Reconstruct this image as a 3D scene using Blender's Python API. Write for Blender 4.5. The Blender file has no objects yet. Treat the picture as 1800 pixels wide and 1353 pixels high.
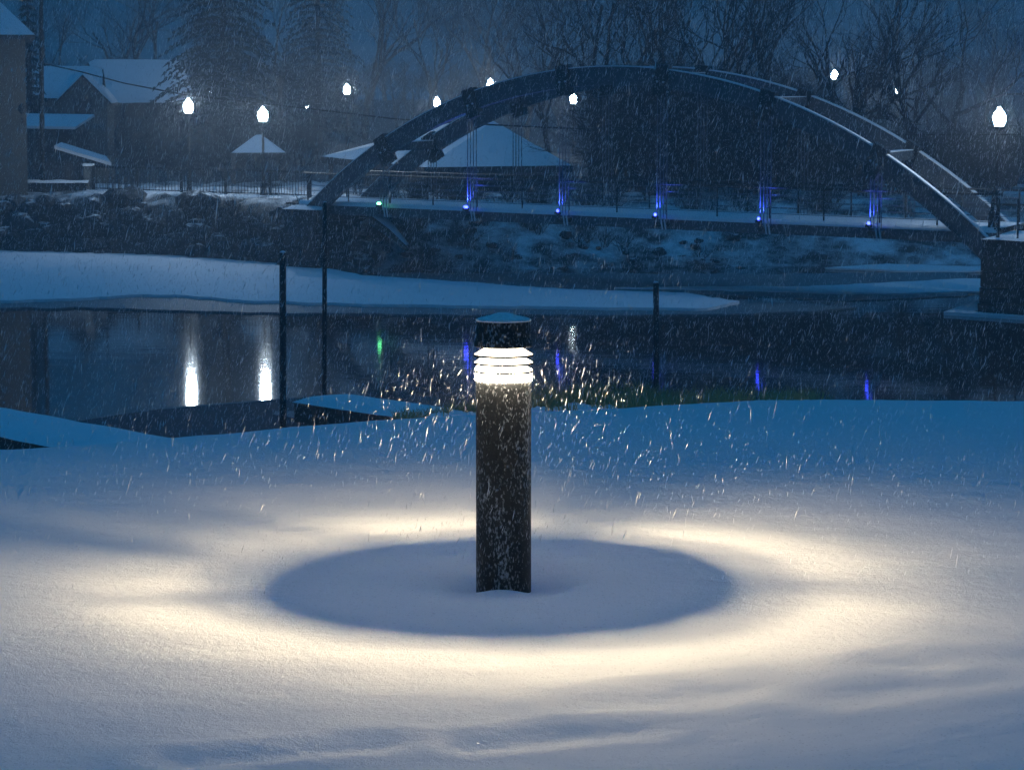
import bpy, math, random
import numpy as np
from mathutils import Vector, Matrix, noise

R = math.radians
rnd = random.Random(7)

# ------------------------------------------------------------------ camera
CAM_Z = 7.1
FPX, CX, CY, HY = 5000.0, 900.0, 676.5, 140.0
PITCH = math.atan((CY - HY) / FPX)
scene = bpy.context.scene
cam_data = bpy.data.cameras.new('camera')
cam_data.sensor_width = 36.0
cam_data.lens = 36.0 * FPX / 1800.0
cam_data.clip_end = 3000.0
cam_data.clip_start = 0.1
cam = bpy.data.objects.new('camera', cam_data)
scene.collection.objects.link(cam)
cam.location = (0, 0, CAM_Z)
cam.rotation_euler = (math.pi / 2 - PITCH, 0, 0)
scene.camera = cam

# ------------------------------------------------------------------ sky, sun, exposure
world = bpy.data.worlds.new('World')
scene.world = world
world.use_nodes = True
wn, wl = world.node_tree.nodes, world.node_tree.links
for n in list(wn):
    wn.remove(n)
sky = wn.new('ShaderNodeTexSky')
sky.sky_type = 'NISHITA'
sky.sun_disc = False
sky.sun_elevation = R(-3.0)
sky.sun_rotation = R(200)
sky.ozone_density = 3.0
cloud = wn.new('ShaderNodeMix')
cloud.data_type = 'RGBA'
cloud.inputs[0].default_value = 0.93            # snow cloud covers most of the dusk sky
# overcast luminance: the cloud deck is three times as bright overhead as at the horizon
wtc = wn.new('ShaderNodeTexCoord')
wsx = wn.new('ShaderNodeSeparateXYZ')
wl.new(wtc.outputs['Generated'], wsx.inputs[0])
wmx = wn.new('ShaderNodeMath')
wmx.operation = 'MAXIMUM'
wmx.inputs[1].default_value = 0.0
wl.new(wsx.outputs['Z'], wmx.inputs[0])
wma = wn.new('ShaderNodeMath')
wma.operation = 'MULTIPLY_ADD'
wma.inputs[1].default_value = 0.857
wma.inputs[2].default_value = 0.429
wl.new(wmx.outputs[0], wma.inputs[0])
wsc = wn.new('ShaderNodeVectorMath')
wsc.operation = 'SCALE'
wsc.inputs[0].default_value = (0.10, 2.25, 5.9)
wl.new(wma.outputs[0], wsc.inputs['Scale'])
wl.new(wsc.outputs[0], cloud.inputs[7])
bg = wn.new('ShaderNodeBackground')
bg.inputs['Strength'].default_value = 0.05
wo = wn.new('ShaderNodeOutputWorld')
wl.new(sky.outputs[0], cloud.inputs[6])
wl.new(cloud.outputs[2], bg.inputs['Color'])
wl.new(bg.outputs[0], wo.inputs['Surface'])

sun_data = bpy.data.lights.new('sun', 'SUN')
sun_data.energy = 0.03
sun_data.angle = R(40)
sun_data.color = (0.45, 0.72, 1.0)
sun = bpy.data.objects.new('sun', sun_data)
scene.collection.objects.link(sun)
sun.rotation_euler = (R(48), 0, R(-25))
sun.location = (0, -20, 40)

vs = scene.view_settings
vs.view_transform = 'Standard'
vs.look = 'None'
vs.exposure = 0.0
vs.gamma = 1.0
vs.use_curve_mapping = False
cy = scene.cycles
cy.max_bounces = 7
cy.diffuse_bounces = 4
cy.glossy_bounces = 3
cy.transmission_bounces = 2
cy.volume_bounces = 1
cy.transparent_max_bounces = 6
cy.sample_clamp_indirect = 16.0
cy.use_adaptive_sampling = True
cy.adaptive_threshold = 0.04
cy.use_denoising = True
cy.caustics_reflective = False
cy.caustics_refractive = False

# ------------------------------------------------------------------ helpers
COL = scene.collection


def ray(px, py):
    x, u = (px - CX) / FPX, (CY - py) / FPX
    c, s = math.cos(PITCH), math.sin(PITCH)
    return Vector((x, c + u * s, -s + u * c))


def P(px, py, Y):
    d = ray(px, py)
    return Vector((0, 0, CAM_Z)) + d * (Y / d.y)


def G(px, py, z):
    d = ray(px, py)
    return Vector((0, 0, CAM_Z)) + d * ((z - CAM_Z) / d.z)


def Vv(*a):
    return Vector(a)


class MB:
    def __init__(self):
        self.v, self.f = [], []

    def box(self, c, s, yaw=0.0, axes=None):
        c = Vector(c)
        if axes is None:
            ca, sa = math.cos(yaw), math.sin(yaw)
            axes = (Vv(ca, sa, 0), Vv(-sa, ca, 0), Vv(0, 0, 1))
        ax, ay, az = [Vector(a) * (k / 2) for a, k in zip(axes, s)]
        b = len(self.v)
        for sz in (-1, 1):
            for sx, sy in ((-1, -1), (1, -1), (1, 1), (-1, 1)):
                self.v.append(c + ax * sx + ay * sy + az * sz)
        for q in ((0, 3, 2, 1), (4, 5, 6, 7), (0, 1, 5, 4), (1, 2, 6, 5), (2, 3, 7, 6), (3, 0, 4, 7)):
            self.f.append(tuple(b + i for i in q))
        return self

    def bar(self, a, b, w, h):
        a, b = Vector(a), Vector(b)
        d = b - a
        L = d.length
        d.normalize()
        up = Vv(0, 0, 1) if abs(d.z) < 0.95 else Vv(0, 1, 0)
        s = d.cross(up).normalized()
        u = s.cross(d).normalized()
        return self.box((a + b) / 2, (L, w, h), axes=(d, s, u))

    def tube(self, pts, rad, n=6, cap=True):
        pts = [Vector(p) for p in pts]
        if not hasattr(rad, '__len__'):
            rad = [rad] * len(pts)
        b = len(self.v)
        m = len(pts)
        for i, p in enumerate(pts):
            d = (pts[min(i + 1, m - 1)] - pts[max(i - 1, 0)])
            if d.length < 1e-9:
                d = Vv(0, 0, 1)
            d.normalize()
            ref = Vv(1, 0, 0) if abs(d.x) < 0.8 else Vv(0, 1, 0)
            s = d.cross(ref).normalized()
            t = d.cross(s)
            for k in range(n):
                a = 2 * math.pi * k / n
                self.v.append(p + (s * math.cos(a) + t * math.sin(a)) * rad[i])
        for i in range(m - 1):
            for k in range(n):
                k2 = (k + 1) % n
                self.f.append((b + i * n + k, b + i * n + k2, b + (i + 1) * n + k2, b + (i + 1) * n + k))
        if cap:
            self.f.append(tuple(b + k for k in reversed(range(n))))
            self.f.append(tuple(b + (m - 1) * n + k for k in range(n)))
        return self

    def lathe(self, prof, c=(0, 0, 0), n=24, close=False):
        c = Vector(c)
        b = len(self.v)
        m = len(prof)
        for (r, z) in prof:
            for k in range(n):
                a = 2 * math.pi * k / n
                self.v.append(c + Vv(r * math.cos(a), r * math.sin(a), z))
        rng = range(m) if close else range(m - 1)
        for i in rng:
            j = (i + 1) % m
            for k in range(n):
                k2 = (k + 1) % n
                self.f.append((b + i * n + k, b + i * n + k2, b + j * n + k2, b + j * n + k))
        if not close:
            if prof[0][0] > 1e-6:
                self.f.append(tuple(b + k for k in reversed(range(n))))
            if prof[-1][0] > 1e-6:
                self.f.append(tuple(b + (m - 1) * n + k for k in range(n)))
        return self

    def poly(self, pts, thick=None):
        b = len(self.v)
        pts = [Vector(p) for p in pts]
        self.v += pts
        n = len(pts)
        self.f.append(tuple(range(b, b + n)))
        if thick is not None:
            t = Vector(thick)
            self.v += [p + t for p in pts]
            self.f.append(tuple(b + n + k for k in reversed(range(n))))
            for k in range(n):
                k2 = (k + 1) % n
                self.f.append((b + k2, b + k, b + n + k, b + n + k2))
        return self

    def mesh(self, name, mat=None, smooth=False):
        me = bpy.data.meshes.new(name)
        me.from_pydata([tuple(v) for v in self.v], [], self.f)
        if mat:
            me.materials.append(mat)
        if smooth:
            me.polygons.foreach_set('use_smooth', [True] * len(me.polygons))
        me.update()
        return me

    def build(self, name, mat, parent=None, smooth=False, fix=False):
        me = self.mesh(name, mat, smooth)
        if fix:
            import bmesh
            bm = bmesh.new()
            bm.from_mesh(me)
            bmesh.ops.recalc_face_normals(bm, faces=bm.faces)
            bm.to_mesh(me)
            bm.free()
        return link(name, me, parent)


def link(name, me, parent=None):
    o = bpy.data.objects.new(name, me)
    COL.objects.link(o)
    if parent is not None:
        o.parent = parent
        M = Matrix.Identity(4)
        q = parent
        chain = []
        while q is not None:
            chain.append(q)
            q = q.parent
        for q in reversed(chain):
            M = M @ q.matrix_parent_inverse @ q.matrix_basis if q.parent else q.matrix_basis.copy()
        o.matrix_parent_inverse = M.inverted()
    return o


def tag(o, label=None, cat=None, group=None, kind=None):
    if label:
        o['label'] = label
    if cat:
        o['category'] = cat
    if group:
        o['group'] = group
    if kind:
        o['kind'] = kind
    return o


def thing(name, label, cat, loc=(0, 0, 0), group=None):
    o = bpy.data.objects.new(name, None)
    o.empty_display_size = 0.2
    COL.objects.link(o)
    o.location = loc
    return tag(o, label, cat, group)


def numpy_mesh(name, verts, tris, mat, smooth=False, nv=3):
    me = bpy.data.meshes.new(name)
    me.vertices.add(len(verts))
    me.vertices.foreach_set('co', verts.astype(np.float32).ravel())
    me.loops.add(tris.size)
    me.loops.foreach_set('vertex_index', tris.astype(np.int32).ravel())
    me.polygons.add(len(tris))
    me.polygons.foreach_set('loop_start', np.arange(0, tris.size, nv, dtype=np.int32))
    me.polygons.foreach_set('loop_total', np.full(len(tris), nv, dtype=np.int32))
    if smooth:
        me.polygons.foreach_set('use_smooth', np.ones(len(tris), dtype=bool))
    me.update(calc_edges=True)
    me.validate()
    if mat:
        me.materials.append(mat)
    return me


# ------------------------------------------------------------------ materials
def nodes_of(name):
    m = bpy.data.materials.new(name)
    m.use_nodes = True
    nt = m.node_tree
    return m, nt.nodes, nt.links, nt.nodes['Principled BSDF']


def mat_plain(name, col, rough=0.7, metal=0.0, var=0.25, scale=6.0, bump=0.0, bscale=30.0, snow=None, spec=0.4):
    """base colour with noise variation, optional bump, optional snow lying on upward faces"""
    m, N, L, b = nodes_of(name)
    tc = N.new('ShaderNodeTexCoord')
    nz = N.new('ShaderNodeTexNoise')
    nz.inputs['Scale'].default_value = scale
    nz.inputs['Detail'].default_value = 5
    L.new(tc.outputs['Object'], nz.inputs['Vector'])
    mx = N.new('ShaderNodeMix')
    mx.data_type = 'RGBA'
    L.new(nz.outputs['Fac'], mx.inputs[0])
    mx.inputs[6].default_value = tuple(c * (1 - var) for c in col) + (1,)
    mx.inputs[7].default_value = tuple(min(1, c * (1 + var)) for c in col) + (1,)
    out = mx.outputs[2]
    if snow is not None:
        geo = N.new('ShaderNodeNewGeometry')
        sp = N.new('ShaderNodeSeparateXYZ')
        L.new(geo.outputs['Normal'], sp.inputs[0])
        n2 = N.new('ShaderNodeTexNoise')
        n2.inputs['Scale'].default_value = snow[1]
        n2.inputs['Detail'].default_value = 4
        L.new(tc.outputs['Object'], n2.inputs['Vector'])
        ad = N.new('ShaderNodeMath')
        ad.operation = 'MULTIPLY_ADD'
        L.new(n2.outputs['Fac'], ad.inputs[0])
        ad.inputs[1].default_value = snow[2]
        L.new(sp.outputs['Z'], ad.inputs[2])
        rp = N.new('ShaderNodeMapRange')
        L.new(ad.outputs[0], rp.inputs['Value'])
        rp.inputs['From Min'].default_value = snow[0]
        rp.inputs['From Max'].default_value = snow[0] + 0.18
        m2 = N.new('ShaderNodeMix')
        m2.data_type = 'RGBA'
        L.new(rp.outputs['Result'], m2.inputs[0])
        L.new(out, m2.inputs[6])
        m2.inputs[7].default_value = (0.78, 0.8, 0.83, 1)
        out = m2.outputs[2]
    L.new(out, b.inputs['Base Color'])
    b.inputs['Roughness'].default_value = rough
    b.inputs['Metallic'].default_value = metal
    b.inputs['Specular IOR Level'].default_value = spec
    if bump > 0:
        n3 = N.new('ShaderNodeTexNoise')
        n3.inputs['Scale'].default_value = bscale
        n3.inputs['Detail'].default_value = 6
        L.new(tc.outputs['Object'], n3.inputs['Vector'])
        bp = N.new('ShaderNodeBump')
        bp.inputs['Strength'].default_value = 1.0
        bp.inputs['Distance'].default_value = bump
        L.new(n3.outputs['Fac'], bp.inputs['Height'])
        L.new(bp.outputs['Normal'], b.inputs['Normal'])
    return m


def mat_emit(name, col, strength):
    m, N, L, b = nodes_of(name)
    b.inputs['Base Color'].default_value = (0.8, 0.8, 0.8, 1)
    b.inputs['Emission Color'].default_value = tuple(col) + (1,)
    b.inputs['Emission Strength'].default_value = strength
    return m


M = {}
M['snow_far'] = mat_plain('snow_far', (0.78, 0.8, 0.83), 0.75, var=0.06, scale=1.2, bump=0.02, bscale=5)
M['snow_cap'] = mat_plain('snow_cap', (0.8, 0.82, 0.85), 0.7, var=0.05, scale=3, bump=0.008, bscale=14)
M['steel'] = mat_plain('dark_painted_steel', (0.085, 0.095, 0.11), 0.45, 0.3, 0.35, 3, 0.003, 20, spec=0.5)
M['steel_dark'] = mat_plain('black_steel', (0.012, 0.014, 0.017), 0.5, 0.2, 0.4, 5)
M['cable'] = mat_plain('galvanised_cable', (0.14, 0.16, 0.19), 0.45, 0.5, 0.3, 8)
M['galv'] = mat_plain('galvanised_bolt', (0.6, 0.62, 0.65), 0.4, 0.4, 0.1, 8)
M['concrete'] = mat_plain('weathered_concrete', (0.12, 0.12, 0.12), 0.9, 0, 0.4, 1.3, 0.02, 8)
M['stone'] = mat_plain('dark_stone', (0.022, 0.024, 0.026), 0.9, 0, 0.6, 2.2, 0.03, 7, snow=(1.12, 3.0, 0.3))
M['rock'] = mat_plain('bank_rock', (0.05, 0.052, 0.055), 0.9, 0, 0.5, 2.5, 0.04, 6, snow=(1.1, 2.2, 0.5))
M['wood_dark'] = mat_plain('wet_timber', (0.05, 0.045, 0.035), 0.8, 0, 0.4, 5, 0.01, 20)
M['bark'] = mat_plain('bark', (0.022, 0.022, 0.023), 0.95, 0, 0.4, 3, snow=(1.12, 2.0, 0.4))
M['twig'] = mat_plain('twig', (0.02, 0.021, 0.023), 0.95, 0, 0.4, 3)
M['brush'] = mat_plain('frosted_brush', (0.035, 0.036, 0.035), 0.95, 0, 0.5, 2, snow=(1.1, 1.5, 0.6))
M['needle'] = mat_plain('spruce_needles', (0.022, 0.032, 0.028), 0.9, 0, 0.5, 1.5, snow=(1.2, 1.1, 0.5))
M['siding'] = mat_plain('grey_siding', (0.11, 0.115, 0.11), 0.85, 0, 0.15, 2)
M['siding_dark'] = mat_plain('dark_siding', (0.04, 0.043, 0.046), 0.85, 0, 0.2, 2)
M['stucco'] = mat_plain('beige_stucco', (0.11, 0.095, 0.08), 0.9, 0, 0.2, 2, 0.01, 25)
M['trim'] = mat_plain('dark_trim', (0.03, 0.03, 0.035), 0.7, 0, 0.2, 4)
M['glass'] = mat_plain('window_glass', (0.02, 0.025, 0.03), 0.1, 0, 0.2, 2)
M['grass'] = mat_plain('dry_grass', (0.34, 0.29, 0.14), 0.9, 0, 0.4, 4)
M['lamp_globe'] = mat_emit('lit_globe', (0.72, 0.87, 1.0), 340)
M['far_lamp'] = mat_emit('lit_globe_far', (0.74, 0.88, 1.0), 320)
M['blue_lens'] = mat_emit('blue_lens', (0.03, 0.045, 1.0), 20)
M['green_lens'] = mat_emit('green_lens', (0.15, 1.0, 0.35), 12)
M['tube'] = mat_emit('lamp_tube', (1.0, 0.79, 0.48), 29000)


def mat_snow_near():
    m, N, L, b = nodes_of('fresh_snow')
    tc = N.new('ShaderNodeTexCoord')
    nz = N.new('ShaderNodeTexNoise')
    nz.inputs['Scale'].default_value = 1.5
    nz.inputs['Detail'].default_value = 4
    L.new(tc.outputs['Object'], nz.inputs['Vector'])
    mx = N.new('ShaderNodeMix')
    mx.data_type = 'RGBA'
    L.new(nz.outputs['Fac'], mx.inputs[0])
    mx.inputs[6].default_value = (0.80, 0.81, 0.83, 1)
    mx.inputs[7].default_value = (0.88, 0.885, 0.90, 1)
    L.new(mx.outputs[2], b.inputs['Base Color'])
    b.inputs['Specular IOR Level'].default_value = 0.25
    # sparse crystals that glint: tiny voronoi cells with low roughness and tilted normals
    vo = N.new('ShaderNodeTexVoronoi')
    vo.inputs['Scale'].default_value = 210
    L.new(tc.outputs['Object'], vo.inputs['Vector'])
    sp = N.new('ShaderNodeSeparateColor')
    L.new(vo.outputs['Color'], sp.inputs[0])
    gt = N.new('ShaderNodeMath')
    gt.operation = 'GREATER_THAN'
    gt.inputs[1].default_value = 0.975
    L.new(sp.outputs[0], gt.inputs[0])
    mr = N.new('ShaderNodeMapRange')
    L.new(gt.outputs[0], mr.inputs['Value'])
    mr.inputs['To Min'].default_value = 0.8
    mr.inputs['To Max'].default_value = 0.22
    L.new(mr.outputs['Result'], b.inputs['Roughness'])
    # relief: fine grain, small crust clods
    n1 = N.new('ShaderNodeTexNoise')
    n1.inputs['Scale'].default_value = 120
    n1.inputs['Detail'].default_value = 6
    n1.inputs['Roughness'].default_value = 0.7
    L.new(tc.outputs['Object'], n1.inputs['Vector'])
    n2 = N.new('ShaderNodeTexNoise')
    n2.inputs['Scale'].default_value = 26
    n2.inputs['Detail'].default_value = 5
    L.new(tc.outputs['Object'], n2.inputs['Vector'])
    b1 = N.new('ShaderNodeBump')
    b1.inputs['Distance'].default_value = 0.006
    L.new(n1.outputs['Fac'], b1.inputs['Height'])
    b2 = N.new('ShaderNodeBump')
    b2.inputs['Distance'].default_value = 0.007
    b2.inputs['Strength'].default_value = 0.7
    L.new(n2.outputs['Fac'], b2.inputs['Height'])
    L.new(b1.outputs['Normal'], b2.inputs['Normal'])
    L.new(b2.outputs['Normal'], b.inputs['Normal'])
    b.inputs['Subsurface Weight'].default_value = 0.0
    return m


M['snow_near'] = mat_snow_near()


def mat_post():
    """black powder coat with wet snow stuck to it in specks"""
    m, N, L, b = nodes_of('bollard_black_coat')
    tc = N.new('ShaderNodeTexCoord')
    mp = N.new('ShaderNodeMapping')
    mp.inputs['Scale'].default_value = (1, 1, 0.45)
    L.new(tc.outputs['Object'], mp.inputs['Vector'])
    n1 = N.new('ShaderNodeTexNoise')
    n1.inputs['Scale'].default_value = 150
    n1.inputs['Detail'].default_value = 3
    L.new(mp.outputs[0], n1.inputs['Vector'])
    n2 = N.new('ShaderNodeTexNoise')
    n2.inputs['Scale'].default_value = 9
    n2.inputs['Detail'].default_value = 4
    L.new(mp.outputs[0], n2.inputs['Vector'])
    ad = N.new('ShaderNodeMath')
    ad.operation = 'MULTIPLY_ADD'
    L.new(n2.outputs['Fac'], ad.inputs[0])
    ad.inputs[1].default_value = 0.45
    L.new(n1.outputs['Fac'], ad.inputs[2])
    mr = N.new('ShaderNodeMapRange')
    L.new(ad.outputs[0], mr.inputs['Value'])
    mr.inputs['From Min'].default_value = 0.77
    mr.inputs['From Max'].default_value = 0.92
    mr.inputs['To Max'].default_value = 0.7
    mx = N.new('ShaderNodeMix')
    mx.data_type = 'RGBA'
    L.new(mr.outputs['Result'], mx.inputs[0])
    mx.inputs[6].default_value = (0.010, 0.012, 0.011, 1)
    mx.inputs[7].default_value = (0.5, 0.52, 0.52, 1)
    L.new(mx.outputs[2], b.inputs['Base Color'])
    b.inputs['Roughness'].default_value = 0.55
    b.inputs['Specular IOR Level'].default_value = 0.25
    bp = N.new('ShaderNodeBump')
    bp.inputs['Distance'].default_value = 0.0018
    L.new(mr.outputs['Result'], bp.inputs['Height'])
    L.new(bp.outputs['Normal'], b.inputs['Normal'])
    return m


M['post'] = mat_post()
M['louver'] = mat_plain('white_enamel', (0.82, 0.79, 0.74), 0.5, 0, 0.08, 30)
M['louver_glow'] = mat_emit('louver_fill_glow', (1.0, 0.84, 0.62), 7)  # blades are no lamp; glow added to brighten the bands and nearby snow
M['rim'] = mat_plain('black_rim', (0.006, 0.006, 0.006), 0.8, 0, 0.2, 5, spec=0.05)
M['collar'] = mat_emit('collar_fill_glow', (1.0, 0.82, 0.64), 165)  # added glow that fills the dark disc round the post
M['cap_frost'] = mat_plain('frosted_cap', (0.7, 0.7, 0.69), 0.7, 0, 0.3, 60, 0.001, 120)


def mat_water():
    m, N, L, b = nodes_of('river_water')
    tc = N.new('ShaderNodeTexCoord')
    mp = N.new('ShaderNodeMapping')
    mp.inputs['Scale'].default_value = (0.35, 1.0, 1)
    L.new(tc.outputs['Object'], mp.inputs['Vector'])
    nz = N.new('ShaderNodeTexNoise')
    nz.inputs['Scale'].default_value = 1.1
    nz.inputs['Detail'].default_value = 3
    L.new(mp.outputs[0], nz.inputs['Vector'])
    bp = N.new('ShaderNodeBump')
    bp.inputs['Distance'].default_value = 0.007
    bp.inputs['Strength'].default_value = 0.6
    L.new(nz.outputs['Fac'], bp.inputs['Height'])
    L.new(bp.outputs['Normal'], b.inputs['Normal'])
    b.inputs['Base Color'].default_value = (0.006, 0.010, 0.014, 1)
    b.inputs['Roughness'].default_value = 0.055
    b.inputs['Specular IOR Level'].default_value = 0.3
    b.inputs['IOR'].default_value = 1.33
    return m


M['water'] = mat_water()
M['slush'] = mat_plain('wet_slush_ice', (0.12, 0.17, 0.19), 0.6, 0, 0.35, 0.8, 0.01, 6)
M['thin_ice'] = mat_plain('thin_dark_ice', (0.04, 0.055, 0.07), 0.7, 0, 0.5, 0.6, 0.004, 4, spec=0.1)


def mat_bank():
    """far bank: snow with bare soil and litter showing on the steep and scrubby patches"""
    m, N, L, b = nodes_of('snowy_soil')
    tc = N.new('ShaderNodeTexCoord')
    geo = N.new('ShaderNodeNewGeometry')
    sp = N.new('ShaderNodeSeparateXYZ')
    L.new(geo.outputs['Normal'], sp.inputs[0])
    n1 = N.new('ShaderNodeTexNoise')
    n1.inputs['Scale'].default_value = 0.55
    n1.inputs['Detail'].default_value = 9
    n1.inputs['Roughness'].default_value = 0.68
    L.new(tc.outputs['Object'], n1.inputs['Vector'])
    ad = N.new('ShaderNodeMath')
    ad.operation = 'MULTIPLY_ADD'
    L.new(n1.outputs['Fac'], ad.inputs[0])
    ad.inputs[1].default_value = 1.2
    L.new(sp.outputs['Z'], ad.inputs[2])
    mr = N.new('ShaderNodeMapRange')
    L.new(ad.outputs[0], mr.inputs['Value'])
    mr.inputs['From Min'].default_value = 1.44
    mr.inputs['From Max'].default_value = 1.68
    mx = N.new('ShaderNodeMix')
    mx.data_type = 'RGBA'
    L.new(mr.outputs['Result'], mx.inputs[0])
    mx.inputs[6].default_value = (0.04, 0.042, 0.042, 1)
    mx.inputs[7].default_value = (0.74, 0.76, 0.79, 1)
    L.new(mx.outputs[2], b.inputs['Base Color'])
    b.inputs['Roughness'].default_value = 0.9
    return m


M['bank'] = mat_bank()
M['hill'] = mat_plain('wood_floor', (0.05, 0.053, 0.056), 0.95, 0, 0.7, 0.25)

# ------------------------------------------------------------------ near bank (snow field with the bollard)
BX, BY = -0.03, 10.0          # bollard axis
BZ = P(885, 1024, BY).z       # snow level at its foot
crest_x = np.array([-60.0, -6.0, -2.377, -1.974, -1.616, -1.137, -0.466, 0.299, 1.221, 2.687, 8.0, 60.0])
crest_y = np.array([13.1, 13.104, 13.504, 13.71, 13.93, 14.217, 14.56, 14.941, 15.257, 15.27, 15.37, 15.37])
SLOPE, FALL = 0.02, 0.158
tracks = []
for pts, w, dep in (
        ([(330, 1318), (450, 1306), (560, 1293), (660, 1283)], 0.075, 0.020),
        ([(830, 1284), (930, 1276), (1010, 1268), (1110, 1262)], 0.075, 0.016),
        ([(1080, 1222), (1180, 1214), (1250, 1206), (1330, 1200)], 0.11, 0.015),
        ([(1470, 1215), (1580, 1204), (1690, 1195), (1800, 1180)], 0.10, 0.015),
        ([(1600, 1165), (1700, 1158), (1830, 1150)], 0.10, 0.015)):
    tracks.append(([G(px, py, BZ - 0.02) for px, py in pts], w, dep))


def near_height(X, Y):
    """X, Y arrays -> snow height"""
    yc = np.interp(X, crest_x, crest_y)
    z = BZ + SLOPE * (np.minimum(Y, yc + 3) - BY)
    t = (Y - yc + 0.25) / 0.16
    soft = 0.16 * np.where(t > 30, t, np.log1p(np.exp(np.minimum(t, 30))))
    z = z - soft * (FALL + SLOPE)
    # long low drifts
    z = z + 0.016 * np.sin(X * 1.3 + Y * 2.1 + 0.7) * np.sin(Y * 1.1 - X * 0.35)
    r = np.hypot(X - BX, Y - BY)
    th = np.arctan2(Y - BY, X - BX)
    # wind scoop round the post with a small lip in front of it
    z = z - 0.030 * np.exp(-((r - 0.13) / 0.13) ** 2) * (0.7 + 0.5 * np.cos(th) ** 2)
    z = z + 0.024 * np.exp(-((r - 0.36) / 0.16) ** 2)
    z = z + 0.024 * np.exp(-(((X - BX + 0.03) / 0.16) ** 2 + ((Y - BY + 0.12) / 0.06) ** 2))
    for pts, w, dep in tracks:
        dmin = np.full(X.shape, 9.0)
        for a, b in zip(pts[:-1], pts[1:]):
            ax, ay, bx, by = a.x, a.y, b.x, b.y
            L2 = (bx - ax) ** 2 + (by - ay) ** 2
            s = np.clip(((X - ax) * (bx - ax) + (Y - ay) * (by - ay)) / L2, 0, 1)
            d = np.hypot(X - ax - s * (bx - ax), Y - ay - s * (by - ay))
            dmin = np.minimum(dmin, d)
        z = z - dep * np.exp(-(dmin / w) ** 2) + dep * 0.35 * np.exp(-((dmin - 2.2 * w) / (0.8 * w)) ** 2)
    return z


def graded(lo, flo, fhi, hi, fine, coarse_n):
    mid = np.arange(flo, fhi, fine)
    g = np.linspace(0, 1, coarse_n + 1)[1:] ** 2.2
    left = flo - (flo - lo) * g[::-1]
    right = mid[-1] + (hi - mid[-1]) * g
    return np.concatenate([left, mid, right])


gx = graded(-60, -2.7, 2.7, 60, 0.02, 34)
gy = graded(-12, 7.0, 12.6, 58, 0.02, 60)
GX, GY = np.meshgrid(gx, gy)
GZ = near_height(GX, GY)
# uneven small relief, strongest in the disturbed tracks
flatx, flaty = GX.ravel(), GY.ravel()
dz = np.zeros(flatx.size)
tr_pts = [p for pts, w, d in tracks for p in pts]
for i in range(flatx.size):
    x, y = flatx[i], flaty[i]
    if 6.5 < y < 16 and abs(x) < 4:
        v = 0.010 * noise.noise((x * 1.2, y * 2.6, 0.3)) + 0.004 * noise.noise((x * 5, y * 8, 1.7)) + 0.0014 * noise.noise((x * 19, y * 23, 4.0))
        if y < 9.4:
            t = 0.0
            for pts, w, dep in tracks:
                for a, b in zip(pts[:-1], pts[1:]):
                    s = ((x - a.x) * (b.x - a.x) + (y - a.y) * (b.y - a.y)) / ((b.x - a.x) ** 2 + (b.y - a.y) ** 2)
                    s = min(1, max(0, s))
                    d = math.hypot(x - a.x - s * (b.x - a.x), y - a.y - s * (b.y - a.y))
                    t = max(t, math.exp(-(d / (w * 1.2)) ** 2) * dep / 0.024)
            if t > 0.02:
                v += t * (0.004 * noise.noise((x * 14, y * 26, 3.1)) + 0.008 * noise.noise((x * 36, y * 66, 6.1)))
        dz[i] = v
GZ = GZ + dz.reshape(GZ.shape)
nyy, nxx = GX.shape
idx = np.arange(nyy * nxx).reshape(nyy, nxx)
quads = np.stack([idx[:-1, :-1], idx[:-1, 1:], idx[1:, 1:], idx[1:, :-1]], -1).reshape(-1, 4)
verts = np.stack([GX, GY, np.maximum(GZ, -0.9)], -1).reshape(-1, 3)
ground = link('ground', numpy_mesh('ground', verts, quads, M['snow_near'], True, 4))
tag(ground, 'smooth snow covered bank around the lit bollard', kind='structure')


def near_z(x, y):
    return float(near_height(np.array([x]), np.array([y]))[0])


# ------------------------------------------------------------------ river and ice
MB().poly([(-400, -30, 0), (400, -30, 0), (400, 420, 0), (-400, 420, 0)]).build('water', M['water'])
tag(bpy.data.objects['water'], 'dark calm river reflecting the lamps', kind='structure')


def sheet(name, label, pix, z, mat, thick, jit=0.0, sub=6, seed=1):
    """ice sheet from an outline on the water plane, edges roughened"""
    rr = random.Random(seed)
    w = [G(px, py, z) if not isinstance(px, Vector) else px for px, py in pix]
    out = []
    for a, b in zip(w, w[1:] + w[:1]):
        n = max(1, int((b - a).length / 0.35)) if jit else 1
        n = min(n, 60)
        for k in range(n):
            p = a.lerp(b, k / n)
            if jit and k:
                w_ = noise.noise((p.x * 1.3, p.y * 1.3, seed)) + 0.5 * noise.noise((p.x * 4, p.y * 4, seed))
                p = p + Vv(rr.uniform(-jit, jit) * 0.5, w_ * jit * 3.5, 0)
            out.append(p)
    if sum(a.x * b.y - b.x * a.y for a, b in zip(out, out[1:] + out[:1])) < 0:
        out.reverse()
    m = MB()
    m.poly(out)
    m.v += [p - Vv(0, 0, thick) for p in out]
    n = len(out)
    for k in range(n):
        k2 = (k + 1) % n
        m.f.append((k2, k, n + k, n + k2))
    o = m.build(name, mat)
    tag(o, label, kind='structure')
    return o


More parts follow.
